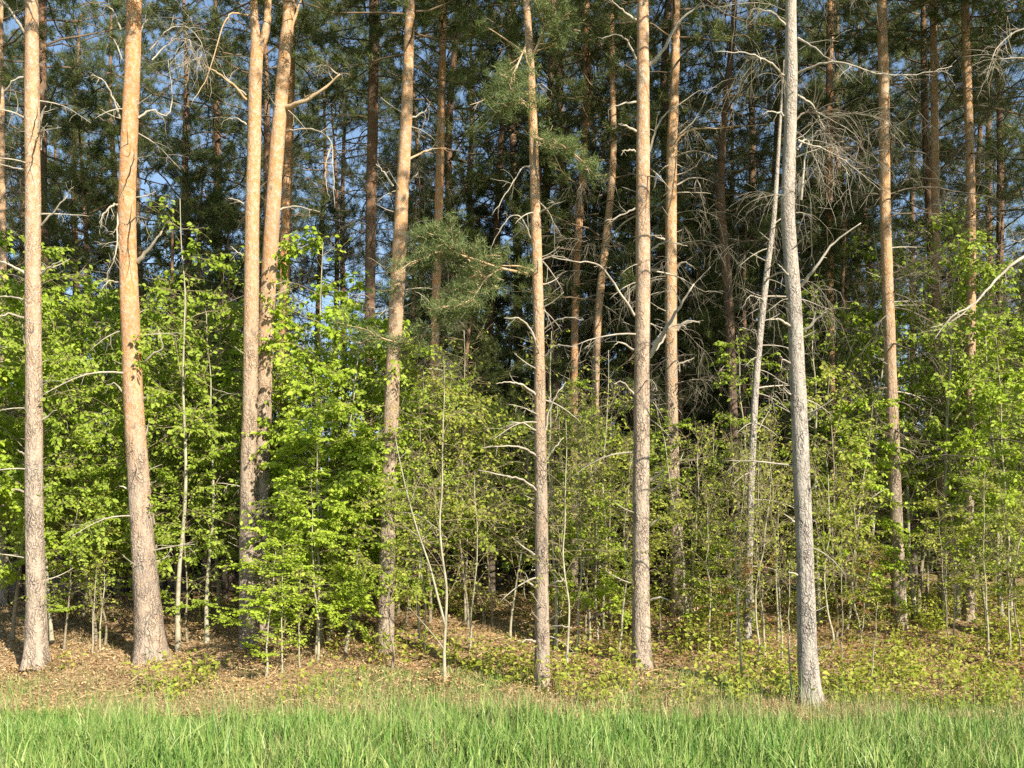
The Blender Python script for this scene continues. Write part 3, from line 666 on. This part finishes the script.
rL, YL = pine('tall rosy pine right of centre with scattered stubs and a broken grey limb',
     [(642, 672), (641, 600), (641, 500), (642, 400), (643, 300), (643, 200), (643, 100), (643, 0)], [22, 18, 17.5, 17, 16, 14.5, 13.5, 12], 'bark_pale', group=PG, crown=2,
     limbs=[([(636, 20, 0), (622, 10, -.1), (612, 0, -.2)], 2.0, 1, .2), ([(637, 60, 0), (628, 42, -.1), (616, 35, -.2), (600, 38, -.2)], 1.6, 3, .25), ([(650, 66, 0), (662, 52, -.1), (678, 24, -.2), (702, 2, -.3)], 2.6, 3, .4), ([(637, 102, 0), (622, 104, -.1), (608, 110, -.1)], 1.6, 2, .2), ([(637, 132, 0), (626, 126, -.2), (618, 124, -.2)], 2.0, 2, .2),
            ([(650, 152, 0), (656, 130, -.1), (668, 112, -.2), (700, 90, -.3)], 1.8, 3, .3), ([(637, 152, 0), (628, 150, -.1), (622, 151, -.2)], 1.6, 1, .2), ([(635, 316, 0), (622, 296, -.2), (600, 266, -.4), (580, 262, -.5), (545, 256, -.6)], 1.9, 4, .25), ([(628, 304, -.1), (630, 285, -.2)], 1.2, 0, .2),
            ([(651, 250, 0), (666, 242, -.1), (688, 246, -.2)], 1.6, 2, .2), ([(651, 270, 0), (665, 268, -.1)], 2.0, 0, .2), ([(650, 356, 0), (662, 335, -.2), (676, 312, -.3), (694, 284, -.4)], 3.0, 2, .3), ([(651, 345, 0), (668, 328, .1), (692, 322, .1)], 2.0, 2, .2), ([(650, 402, 0), (660, 398, -.1)], 2.2, 0, .2), ([(651, 480, 0), (664, 470, -.1)], 2.0, 0, .2), ([(651, 492, 0), (660, 484, -.1), (668, 474, -.2)], 2.0, 1, .2),
            ([(651, 525, 0), (662, 516, -.1)], 1.8, 1, .2), ([(634, 350, 0), (620, 342, -.2), (612, 348, -.2)], 1.5, 2, .25), ([(634, 395, 0), (622, 382, -.2), (614, 384, -.3)], 1.8, 0, .2), ([(636, 208, 0), (620, 216, 0), (604, 222, 0)], 1.4, 2, .3), ([(651, 600, 0), (661, 597, -.1), (670, 602, -.1)], 1.8, 0, .2)], ndead=8)
pine('slimmer tan pine with snags close behind the tall rosy pine, right side',
     [(681, 614), (678, 570), (674, 500), (672, 430), (671, 330), (671, 240), (672, 150), (675, 70), (676, 0)], [20, 16, 14, 13, 12.5, 12, 11, 9.5, 8], 'bark_tan', group=PG, crown=0, total=19.0, tangle=10,
     limbs=[([(676, 142, 0), (690, 130, -.1), (716, 128, -.2), (768, 124, -.3)], 1.5, 5, .4, 'dead_tan'), ([(678, 135, 0), (696, 118, -.1), (710, 88, -.2)], 1.2, 3, .3), ([(676, 268, 0), (684, 262, -.1), (692, 266, -.1)], 1.8, 1, .2), ([(677, 330, 0), (686, 322, -.1), (700, 322, -.2)], 2.6, 2, .2), ([(677, 185, 0), (696, 178, 0), (702, 200, 0)], 1.2, 8, .5), ([(665, 240, 0), (655, 236, -.1)], 1.8, 1, .2), ([(677, 470, 0), (684, 450, 0)], 1.3, 1, .3),
            ([(668, 330, 0), (660, 345, -.1), (648, 360, -.2)], 2.0, 1, .2), ([(677, 365, 0), (694, 358, -.1)], 1.6, 2, .2)], ndead=12)
pine('curved dark pine in the gap right of the slimmer tan pine',
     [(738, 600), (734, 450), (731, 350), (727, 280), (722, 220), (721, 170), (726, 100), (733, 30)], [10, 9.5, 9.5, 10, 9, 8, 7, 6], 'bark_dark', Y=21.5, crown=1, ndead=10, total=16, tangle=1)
pine('thin grey dead-looking pine leaning right, just left of the big grey pine',
     [(747, 645), (749, 560), (752, 460), (757, 370), (766, 280), (774, 215), (779, 140), (784, 60)], [9, 8, 7.5, 7, 6.5, 5.2, 3.5, 1.2], 'bark_grey', crown=None, total=6,
     limbs=[([(764, 300, 0), (750, 296, 0), (742, 310, 0)], 1.0, 4, .3), ([(772, 226, 0), (785, 214, 0), (792, 200, 0)], 1.0, 4, .3), ([(752, 440, 0), (764, 420, 0), (772, 405, 0)], 1.0, 3, .3)], ndead=16, zrange=(1, 7))
rP, YP = pine('big grey pine at the meadow edge on the right, nearest of all trunks',
     [(811, 708), (807, 640), (805, 560), (802, 480), (798, 390), (794, 300), (788, 215), (790, 140), (791, 70), (791, 0)], [25, 20, 18, 17.5, 16.5, 15.5, 14, 13, 13.5, 11], 'bark_grey', group=PG, crown=3, total=19.6, tangle=11,
     limbs=[([(785, 76, 0), (768, 62, -.2), (745, 53, -.3), (715, 52, -.4)], 1.7, 3, .25), ([(797, 74, 0), (815, 66, -.2), (838, 62, -.3), (870, 72, -.4), (895, 75, -.4), (930, 72, -.5), (952, 66, -.5)], 1.6, 14, .35), ([(798, 38, 0), (815, 48, -.2), (838, 66, -.3)], 1.5, 5, .4), ([(786, 26, 0), (772, 12, -.1), (758, 10, -.2)], 1.6, 2, .3), ([(784, 116, 0), (775, 112, -.1), (762, 114, -.2)], 1.6, 3, .2),
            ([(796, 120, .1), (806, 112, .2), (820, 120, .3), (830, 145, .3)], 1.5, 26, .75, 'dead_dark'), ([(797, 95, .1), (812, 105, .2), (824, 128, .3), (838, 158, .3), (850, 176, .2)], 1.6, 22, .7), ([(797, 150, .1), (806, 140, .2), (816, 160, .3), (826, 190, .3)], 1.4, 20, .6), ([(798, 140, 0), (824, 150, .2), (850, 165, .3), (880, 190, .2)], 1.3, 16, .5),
            ([(801, 286, 0), (815, 268, -.2), (835, 242, -.3), (861, 223, -.4)], 2.4, 1, .15), ([(805, 331, 0), (816, 320, -.1), (826, 312, -.2)], 2.4, 2, .2), ([(791, 327, 0), (780, 320, -.2), (769, 320, -.3)], 2.2, 1, .15), ([(795, 280, 0), (784, 270, -.1), (778, 264, -.1)], 1.6, 0, .2), ([(801, 200, 0), (805, 160, -.1), (808, 142, -.2)], 1.6, 2, .15), ([(800, 190, -.1), (806, 180, -.2)], 1.2, 0, .2),
            ([(807, 420, 0), (815, 412, -.1), (820, 408, -.2)], 2.0, 1, .2), ([(810, 505, 0), (811, 490, -.1), (818, 481, -.2)], 1.8, 0, .2), ([(795, 365, 0), (784, 360, -.1), (780, 356, -.2)], 1.6, 1, .2), ([(795, 522, 0), (784, 514, -.2)], 1.7, 0, .2), ([(799, 575, 0), (788, 572, -.2)], 1.8, 0, .2), ([(813, 652, 0), (822, 648, -.1), (830, 646, -.2)], 1.7, 0, .2), ([(792, 395, 0), (783, 388, -.2)], 1.5, 0, .2)], ndead=6)
pine('brown pine behind leafy shoots, right of the big grey pine',
     [(898, 604), (897, 540), (894, 460), (891, 380), (888, 290), (885, 200), (884, 100), (882, 0)], [14, 13, 12.5, 12, 11.5, 11, 11, 10], 'bark_tan', Y=18.4, crown=4, ndead=10, tangle=2)
pine('dim thin pine between the brown pine and the slender orange-lit pine',
     [(943, 606), (940, 440), (937, 300), (935, 150), (933, 0)], [10, 9, 8.5, 8, 7], 'bark_tan', Y=19.8, crown=2, ndead=12, tangle=3)
pine('slender orange-lit pine near the right edge',
     [(969, 602), (969, 480), (970, 400), (971, 300), (971, 200), (968, 100), (965, 0)], [11, 10, 9.5, 9.5, 9, 8.5, 8], 'bark_tan', Y=19.2, crown=1, ndead=10, tangle=0)
pine('reddish pine stem in shade just right of the big grey pine',
     [(833, 604), (832, 400), (830, 300), (829, 180), (830, 0)], [8, 8, 8, 8, 7], 'bark_orange', Y=24.5, crown=0, ndead=9, tangle=11)
pine('pale thin pine cut off by the left edge of the picture',
     [(4, 620), (4, 420), (3, 300), (2, 190), (0, 0)], [9, 8, 7.5, 7, 6], 'bark_pale', Y=21.0, crown=3, ndead=8, tangle=2)
pine('pine just past the right edge whose long bare limb sweeps down into view',
     [(1062, 690), (1060, 500), (1060, 250), (1060, 0)], [20, 17, 15, 12], 'bark_pale', Y=15.6, crown=4,
     limbs=[([(1056, 240, 0), (1024, 256, -.1), (1000, 276, -.2), (976, 302, -.3), (950, 318, -.4), (934, 340, -.4)], 2.4, 3, .3), ([(972, 306, -.3), (950, 322, -.3), (930, 328, -.4)], 1.2, 2, .3), ([(1054, 30, 0), (1020, 30, 0), (996, 50, 0), (985, 80, 0)], 1.4, 14, .5), ([(1054, 60, 0), (1015, 58, 0), (992, 60, 0)], 1.3, 10, .6), ([(1054, 210, 0), (1024, 240, 0), (1005, 238, 0)], 1.2, 10, .5)], ndead=6)

# ------------------------------------------------------------------ background pines (each a thing)
BT = []
for k in range(4):
    P = [(0, 0, 0)]; x = y = 0.0
    for z in (3, 6, 9, 12, 15, 18):
        x += RNG.normal(0, 0.10); y += RNG.normal(0, 0.1); P.append((x, y, z))
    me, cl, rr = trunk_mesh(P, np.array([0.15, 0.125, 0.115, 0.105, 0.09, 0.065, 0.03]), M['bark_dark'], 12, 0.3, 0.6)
    BT.append((me, cl))
REF = [(-60, 'the left edge'), (34, 'pale left pine'), (135, 'leaning orange pine'), (258, 'paired tan pines'), (400, 'snag-studded tan pine'),
       (537, 'thin central pine'), (643, 'tall rosy pine'), (796, 'big grey pine'), (890, 'brown pine'), (970, 'slender orange-lit pine'), (1085, 'the right edge')]
ORD = ['first', 'second', 'third', 'fourth', 'fifth', 'sixth', 'seventh', 'eighth', 'ninth', 'tenth', 'eleventh', 'twelfth', 'thirteenth', 'fourteenth', 'fifteenth', 'sixteenth']
far = []
def GAP(px): return 295 < px < 372 or 893 < px < 935 or 60 < px < 112
for px in (-20, 20, 42, 125, 235, 270, 440, 520, 575, 590, 660, 725, 780, 830, 875, 975, 60, 82, 158, 186, 214, 312, 331, 346, 424, 460, 492, 556, 624, 700, 756, 818, 846, 862, 912, 952, 992, 1010, 1034):
    far.append((px + RNG.normal(0, 2), RNG.uniform(24, 37) if not GAP(px) else RNG.uniform(33, 37), 'pine'))
for px, Y in ((20, 25), (70, 30), (110, 26), (165, 31), (205, 27), (228, 33), (440, 30), (480, 26), (505, 33), (560, 28), (610, 32), (655, 29), (700, 26), (735, 31), (765, 27), (825, 29), (965, 27), (1000, 30), (1035, 26), (-25, 27), (45, 23.5), (88, 24), (190, 23.5), (225, 25), (415, 24.5), (462, 23), (545, 24), (585, 26), (628, 24.5), (690, 23.5), (722, 24.5), (748, 23.5), (842, 24), (950, 25), (1012, 23.5), (1050, 30)):
    far.append((px, Y, 'spruce'))
far.sort()
cnt = {}
for px, Y, kind in far:
    gi = max(i for i in range(len(REF)) if REF[i][0] <= px); key = (gi, kind)
    cnt[key] = cnt.get(key, 0) + 1
    a, b_ = REF[gi][1], REF[min(gi + 1, len(REF) - 1)][1]
    X = (px - 512) / F * Y; z = float(gz(X, Y)) - 0.05
    o_ = ORD[cnt[key] - 1]
    if kind == 'pine':
        root = thing('pine_tree', '%s dark background pine from the left, between %s and %s' % (o_, a, b_), 'pine tree', (X, Y, z), RNG.uniform(0, 6.28), RNG.uniform(0.9, 1.15), 'dark pines deep in the wood')
        k = int(RNG.integers(0, 4)); me, cl = BT[k]
        link('trunk', me, root)
        c = CROWN[int(RNG.integers(0, 5))]; zc = RNG.uniform(5.0, 8.0) if not GAP(px) else 10.0; i = int(np.argmin(np.abs(cl[:, 2] - zc)))
        cr = link('crown', c[0], root, (cl[i, 0], cl[i, 1], zc), RNG.uniform(0, 6.28), (1.1, 1.1, 1.25)); link('branches', c[1], cr)
        link('dead_branches', TANGLE[int(RNG.integers(0, 4))], root, (cl[i, 0] * .5, cl[i, 1] * .5, 0), RNG.uniform(0, 6.28))
    else:
        s = RNG.uniform(0.8, 1.2)
        root = thing('spruce_tree', '%s shaded bushy conifer from the left, between %s and %s' % (o_, a, b_), 'conifer tree', (X, Y, z), RNG.uniform(0, 6.28), s, 'shaded conifers deep in the wood')
        me, cl = BT[int(RNG.integers(0, 3))]
        link('trunk', me, root, sc=(0.6, 0.6, 0.56))
        c = SPRUCE[int(RNG.integers(0, 2))]
        cr = link('crown', c[0], root, (0, 0, 1.6)); link('branches', c[1], cr)

# ------------------------------------------------------------------ far side of the wood, one mass
mb = MB()
for k in range(440):
    Y = RNG.uniform(38, 52); X = RNG.uniform(-34, 34); z = float(gz(X, Y))
    if k >= 350: Y = RNG.uniform(52, 58); z = float(gz(X, Y))
    low = k % 2 == 0 or k >= 350 or GAP(X / Y * F + 512)
    H = RNG.uniform(2.5, 5.5) if low else RNG.uniform(8, 16); W = RNG.uniform(1.4, 2.4)
    m = 900 if low else 1300
    t = RNG.uniform(0, 1, m) ** 0.8; a = RNG.uniform(0, 6.28, m); rr = W * (1 - 0.75 * t) * np.sqrt(RNG.uniform(0.1, 1, m)) * (1 + 0.35 * np.sin(5 * a + 9 * t))
    c = np.stack([X + np.cos(a) * rr, Y + np.sin(a) * rr, z + 0.2 + H * t], -1)
    d = randunit(m); leaf_batch(mb, c, d, randunit(m), RNG.uniform(0.14, 0.3, m), RNG.uniform(0.06, 0.13, m))
    tube(mb, [(X, Y, z - .1), (X, Y, z + H * .6), (X, Y, z + H)], [.1, .06, .02], 6)
stuff('distant_wood', mb, M['needle'], 'far dark mass of bushes and conifers closing the back of the wood', 'wood')

# ------------------------------------------------------------------ young broadleaf trees
def broadleaf(height, base, spread, nbr, leaf, dens, r0, lean=0.0, stem='stem_pale', up=0.6, ntw=5, wob=0.025):
    ms, mt, ml = MB(), MB(), MB()
    n = 11; P = [np.zeros(3)]
    for k in range(1, n):
        P.append(np.array([P[-1][0] + RNG.normal(0, wob) + lean / n, P[-1][1] + RNG.normal(0, wob), height * k / (n - 1)]))
    P = np.array(P); S = catmull(P, 3)
    tube(ms, S, np.linspace(r0, 0.005, len(S)) * (1 + 0.5 * np.exp(-np.linspace(0, 14, len(S)))), 8)
    for k in range(nbr):
        t = base + (0.99 - base) * (k + RNG.uniform(0, 1)) / nbr
        i = min(int(t * (len(S) - 1)), len(S) - 2); s = S[i]; az = k * 2.4 + RNG.normal(0, 0.5)
        tt = (t - base) / (1 - base)
        L = spread * (0.35 + 0.9 * math.sin(math.pi * min(0.98, 0.22 + 0.72 * tt))) * RNG.uniform(0.55, 1.15)
        pts = wander(s, (math.cos(az), math.sin(az), up * RNG.uniform(0.1, 2.3)), L, 6, 0.25, 0.25)
        tube(mt, pts, np.linspace(max(0.35 * r0 * (1 - 0.6 * t), 0.005), 0.0025, 6), 4)
        bd = dens * RNG.choice([0.15, 0.5, 1.0, 1.4, 1.7])
        segs = [(pts, 0.35)]
        for j in range(ntw):
            f = RNG.uniform(0.3, 1) * 5; q = min(int(f), 4); st = pts[q] * (1 - f + q) + pts[q + 1] * (f - q)
            ax = unit(pts[q + 1] - pts[q]); sd = np.array([-ax[1], ax[0], 0]) * RNG.choice([-1, 1])
            tw = wander(st, ax * 0.8 + sd * RNG.uniform(0.4, 1.1) + np.array([0, 0, RNG.uniform(-.7, .8)]), L * RNG.uniform(0.2, 0.5) + 0.12, 5, 0.2, 0.25)
            tube(mt, tw, np.linspace(0.004, 0.0018, 5), 3); segs.append((tw, 0.1))
        for sp, f0 in segs:
            ln = np.linalg.norm(np.diff(sp, axis=0), axis=1).sum()
            m = max(2, RNG.poisson(ln * (1 - f0) * bd)); nn_ = len(sp) - 1
            f = RNG.uniform(f0, 1, m) * nn_; q = np.minimum(f.astype(int), nn_ - 1); fr = (f - q)[:, None]
            c = sp[q] * (1 - fr) + sp[q + 1] * fr
            ax = unit(sp[q + 1] - sp[q]); sd = unit(np.cross(ax, [0, 0, 1.])) * RNG.choice([-1, 1], m)[:, None]
            d = ax * 0.5 + sd * 0.9 + RNG.normal(0, 0.35, (m, 3)) + np.array([0, 0, -0.55])
            nr = np.array([0.45, -0.8, 0.65]) + RNG.normal(0, 0.5, (m, 3))
            sz = leaf * RNG.uniform(0.45, 1.35, m)
            leaf_batch(ml, c + d * 0.02, d, nr, sz, sz * RNG.uniform(0.55, 0.75, m))
    return ms, mt, ml

def variant(mat, *a, stem='stem_pale', **k):
    ms, mt, ml = broadleaf(*a, **k)
    return ms.mesh('trunk', M[stem]), mt.mesh('branches', M['twig']), ml.mesh('foliage', M[mat]), a[0]

V = {
 'bush':   [variant('leaf_green', 5.0, 0.22, 1.25, 40, 0.07, 42, 0.026, up=0.5, ntw=7, stem='stem_dark') for _ in range(3)],
 'bright': [variant('leaf_bright', 5.5, 0.17, 1.0, 42, 0.078, 46, 0.028, up=0.45, ntw=7) for _ in range(3)],
 'slim':   [variant('leaf_green', 6.5, 0.40, 0.75, 24, 0.08, 28, 0.036, up=0.7, ntw=5, wob=0.03) for _ in range(2)],
 'olive':  [variant('leaf_olive', 4.2, 0.36, 0.85, 24, 0.072, 22, 0.020, up=0.8, ntw=5, stem='stem_dark') for _ in range(3)],
 'sparse': [variant('leaf_olive', 5.2, 0.28, 0.9, 26, 0.05, 5, 0.024, up=1.3, ntw=5, wob=0.025) for _ in range(2)],
 'russet': [variant('leaf_russet', 3.4, 0.12, 0.8, 30, 0.06, 28, 0.018, up=0.9, ntw=6) for _ in range(2)],
 'dark':   [variant('leaf_green', 6.0, 0.42, 1.15, 32, 0.072, 18, 0.034, up=0.6, ntw=7, stem='stem_dark') for _ in range(3)],
 'brush':  [variant('leaf_olive', 3.2, 0.28, 0.7, 30, 0.055, 3.0, 0.018, up=1.7, ntw=6, wob=0.025) for _ in range(3)],
 'whip':   [variant('leaf_olive', 2.4, 0.3, 0.38, 9, 0.055, 12, 0.016, up=1.2, ntw=3, wob=0.012) for _ in range(3)],
}
YG = {'brush': 'leafless brushwood under the pines', 'bush': 'leafy young trees under the pines', 'bright': 'leafy young trees under the pines', 'slim': 'slim saplings under the pines', 'olive': 'yellow-green saplings under the pines',
      'sparse': 'sparse saplings under the pines', 'russet': 'russet-tinged shrubs under the pines', 'dark': 'shaded young trees under the pines', 'whip': 'thin whips at the wood edge'}
NAMES = {'brush': 'shrub', 'bush': 'young_tree', 'bright': 'young_tree', 'slim': 'sapling', 'olive': 'sapling', 'sparse': 'sapling', 'russet': 'shrub', 'dark': 'young_tree', 'whip': 'seedling_tree'}
ADJ = {'brush': 'nearly leafless twiggy shrub', 'bush': 'dense fresh-green young tree', 'bright': 'vivid bright-green young tree', 'slim': 'slim tall pale-stemmed sapling', 'olive': 'yellow-green sapling', 'sparse': 'sparse twiggy sapling',
       'russet': 'russet-tinged shrub', 'dark': 'half-shaded young tree', 'whip': 'thin short few-leaved whip'}
YOUNG = [  # px, foot py, top py, kind
 (-25, 632, 250, 'bush'), (12, 640, 262, 'bush'), (52, 642, 300, 'bright'), (96, 640, 320, 'bush'), (166, 640, 300, 'bush'), (178, 652, 200, 'slim'),
 (207, 642, 300, 'slim'), (218, 622, 270, 'dark'), (105, 645, 440, 'olive'), (92, 652, 560, 'whip'), (188, 645, 470, 'bush'), (64, 650, 480, 'bush'),
 (320, 645, 240, 'bright'), (316, 655, 370, 'bright'), (330, 640, 300, 'bright'), (345, 652, 400, 'bright'), (352, 632, 330, 'bush'), (300, 668, 560, 'whip'), (282, 672, 540, 'whip'), (318, 660, 470, 'bright'),
 (266, 676, 540, 'bright'), (392, 668, 480, 'olive'), (376, 645, 450, 'bush'), (404, 630, 370, 'olive'), (445, 684, 355, 'sparse'), (468, 630, 380, 'olive'), (492, 625, 400, 'olive'), (484, 622, 520, 'russet'), (430, 622, 360, 'bush'), (425, 650, 480, 'sparse'),
 (556, 650, 330, 'sparse'), (568, 680, 420, 'sparse'), (585, 640, 430, 'olive'), (632, 668, 520, 'olive'), (560, 622, 390, 'bush'), (610, 618, 400, 'dark'),
 (658, 640, 500, 'olive'), (700, 640, 500, 'olive'), (742, 690, 520, 'whip'), (765, 656, 440, 'sparse'), (735, 650, 540, 'russet'), (782, 660, 500, 'sparse'), (790, 700, 560, 'whip'), (715, 615, 420, 'sparse'), (760, 618, 430, 'olive'), (690, 612, 440, 'dark'),
 (836, 640, 370, 'olive'), (855, 632, 330, 'dark'), (862, 645, 540, 'russet'), (906, 628, 330, 'slim'), (918, 622, 215, 'dark'), (945, 630, 230, 'dark'), (975, 640, 330, 'dark'), (1000, 640, 400, 'bush'), (1014, 612, 300, 'slim'),
 (988, 664, 470, 'sparse'), (1036, 640, 330, 'dark'), (840, 668, 520, 'olive'), (948, 655, 500, 'olive'), (870, 690, 600, 'whip'), (1020, 655, 480, 'olive'), (960, 620, 380, 'bush'),
 (-10, 618, 240, 'bush'), (35, 616, 270, 'bush'), (82, 617, 300, 'bush'), (178, 616, 290, 'bush'), (210, 617, 310, 'dark'), (255, 617, 330, 'bush'), (325, 617, 300, 'bush'), (360, 616, 340, 'bush'), (398, 616, 400, 'dark'), (445, 616, 390, 'dark'), (475, 615, 420, 'dark'), (635, 616, 430, 'dark'), (725, 615, 440, 'dark'), (815, 617, 380, 'dark'), (835, 616, 350, 'bush'), (890, 615, 330, 'dark'), (925, 616, 280, 'bush'), (965, 614, 300, 'dark'), (1005, 616, 350, 'dark'), (1045, 616, 300, 'bush'),
 (755, 630, 330, 'slim'), (820, 625, 275, 'slim'), (866, 622, 250, 'slim'), (944, 622, 215, 'slim'), (1002, 618, 240, 'slim'), (604, 630, 350, 'sparse'), (690, 628, 390, 'slim'), (466, 625, 330, 'sparse'), (1012, 624, 330, 'bright'), (958, 620, 240, 'slim'), (916, 618, 225, 'slim'), (986, 630, 400, 'bright'), (846, 632, 400, 'bright'), (590, 640, 470, 'bright'), (722, 642, 520, 'bright'), (556, 640, 400, 'brush'), (575, 655, 430, 'brush'), (598, 640, 410, 'brush'), (618, 652, 450, 'brush'), (690, 640, 440, 'brush'), (708, 655, 500, 'brush'), (728, 640, 430, 'brush'), (757, 665, 470, 'brush'), (778, 640, 430, 'brush'), (832, 655, 450, 'brush'), (858, 640, 470, 'brush'), (420, 645, 450, 'brush'), (470, 650, 470, 'brush'), (955, 650, 500, 'brush'), (1008, 655, 500, 'brush'), (100, 650, 520, 'brush'), (510, 640, 430, 'brush'),
]
YOUNG = [(px, min(py, 612) if (px > 835 and kind in ('dark', 'bush')) else py, ty, kind) for px, py, ty, kind in YOUNG if not (kind in ('dark', 'bush') and px in (862, 890, 960, 1005, 835, 815))]
YOUNG.sort(key=lambda t: t[0]); cnt = {}
tot = {}
for px, py, ty, kind in YOUNG:
    gi = max(i for i in range(len(REF)) if REF[i][0] <= px); tot[(gi, ADJ[kind])] = tot.get((gi, ADJ[kind]), 0) + 1
for px, py, ty, kind in YOUNG:
    gi = max(i for i in range(len(REF)) if REF[i][0] <= px); key = (gi, ADJ[kind]); cnt[key] = cnt.get(key, 0) + 1
    g = ground_hit(px, py); Y = g[1]; hgt = (py - ty) / F * Y
    me = V[kind][int(RNG.integers(0, len(V[kind])))]; s = hgt / me[3]
    pre = '' if tot[key] == 1 else ORD[cnt[key] - 1] + ' '
    lab = '%s%s%s, between %s and %s' % (pre, ADJ[kind], '' if tot[key] == 1 else ' from the left', REF[gi][1], REF[gi + 1][1])
    root = thing(NAMES[kind], lab, 'shrub' if NAMES[kind] == 'shrub' else 'sapling' if NAMES[kind] != 'young_tree' else 'young tree', (g[0], Y, float(gz(g[0], Y)) - 0.03), RNG.uniform(-0.8, 0.8), (max(0.6, s ** 0.6), max(0.6, s ** 0.6), s), YG[kind])
    tl = 0.2 if kind == 'sparse' else 1.0
    root.rotation_euler[0] = RNG.normal(0, 0.06) * tl; root.rotation_euler[1] = RNG.normal(0, 0.07) * tl
    link('trunk', me[0], root); link('branches', me[1], root); link('foliage', me[2], root)
    if px == 445:      # its low bare side stem, leaning out to the left
        root.rotation_euler = (0, 0, 0)
        Q = catmull(np.array([at(a, b, Y) - g for a, b in ((445, 622), (438, 596), (430, 565), (418, 530), (408, 495), (399, 455), (394, 425))]), 4) / np.array(root.scale)
        mb = MB(); twiggy(mb, Q, 0.022, 0.005, 9, 0.5, 0.0, 0.2, 6, 1, 0.003)
        Q = catmull(np.array([at(a, b, Y) - g for a, b in ((446, 650), (436, 636), (424, 622), (410, 606))]), 4) / np.array(root.scale); twiggy(mb, Q, 0.010, 0.003, 3, 0.3, 0.0, 0.2, 5, 0, 0.003)
        link('side_stem', mb.mesh('side_stem', M['stem_pale']), root)

# ------------------------------------------------------------------ fallen log and cut stump
# the wood goes on past the right edge of the picture; these crowns shade its right side
for px, Y, m_, lab in ((1135, 16.2, 'bark_pale', 'pale pine out of view, second past the right edge'), (1210, 15.2, 'bark_tan', 'tan pine out of view, third past the right edge'), (1290, 17.0, 'bark_grey', 'grey pine out of view, fourth past the right edge'),
                      (1120, 19.5, 'bark_tan', 'tan pine out of view, further back past the right edge'), (1370, 15.8, 'bark_pale', 'pale pine out of view, fifth past the right edge'), (1450, 17.4, 'bark_tan', 'tan pine out of view, outermost past the right edge')):
    g = at(px, 600, Y); pyb = HY - (float(gz(g[0], Y)) - CAMH) / Y * F
    pine(lab, [(px, pyb), (px, pyb - 300), (px, pyb - 600)], [19, 16, 13], m_, Y=Y, crown=int(px) % 3, ndead=6, group=PG)

def log(label, a, b, r, name='fallen_log', mat='dead_wood'):
    p = ground_hit(*a); q = ground_hit(*b)
    p[2] = float(gz(p[0], p[1])) + r * 0.8; q[2] = float(gz(q[0], q[1])) + r + 0.14
    root = thing(name, label, 'log', (p + q) / 2)
    c = (p + q) / 2; Q = np.array([p + (q - p) * t - c + np.array([0, 0, -0.03 * math.sin(math.pi * t)]) for t in np.linspace(0, 1, 9)])
    mb = MB(); tube(mb, Q, np.linspace(r, r * 0.8, 9), 12); link('stem', mb.mesh('stem', M[mat]), root)
    mb = MB(); twiggy(mb, wander(Q[5], (0.3, -0.6, 0.8), 0.5, 6, 0.1, 0.2), r * 0.35, r * 0.12, 2, .2); link('snag', mb.mesh('snag', M['dead_wood']), root)
log('pale fallen log lying on the leaf litter right of the tall rosy pine', (655, 634), (700, 616), 0.05, 'fallen_log', 'dead_tan')
log('thin dark fallen stem on the ground behind the tall rosy pine', (585, 622), (640, 606), 0.04, 'fallen_log', 'dead_dark')
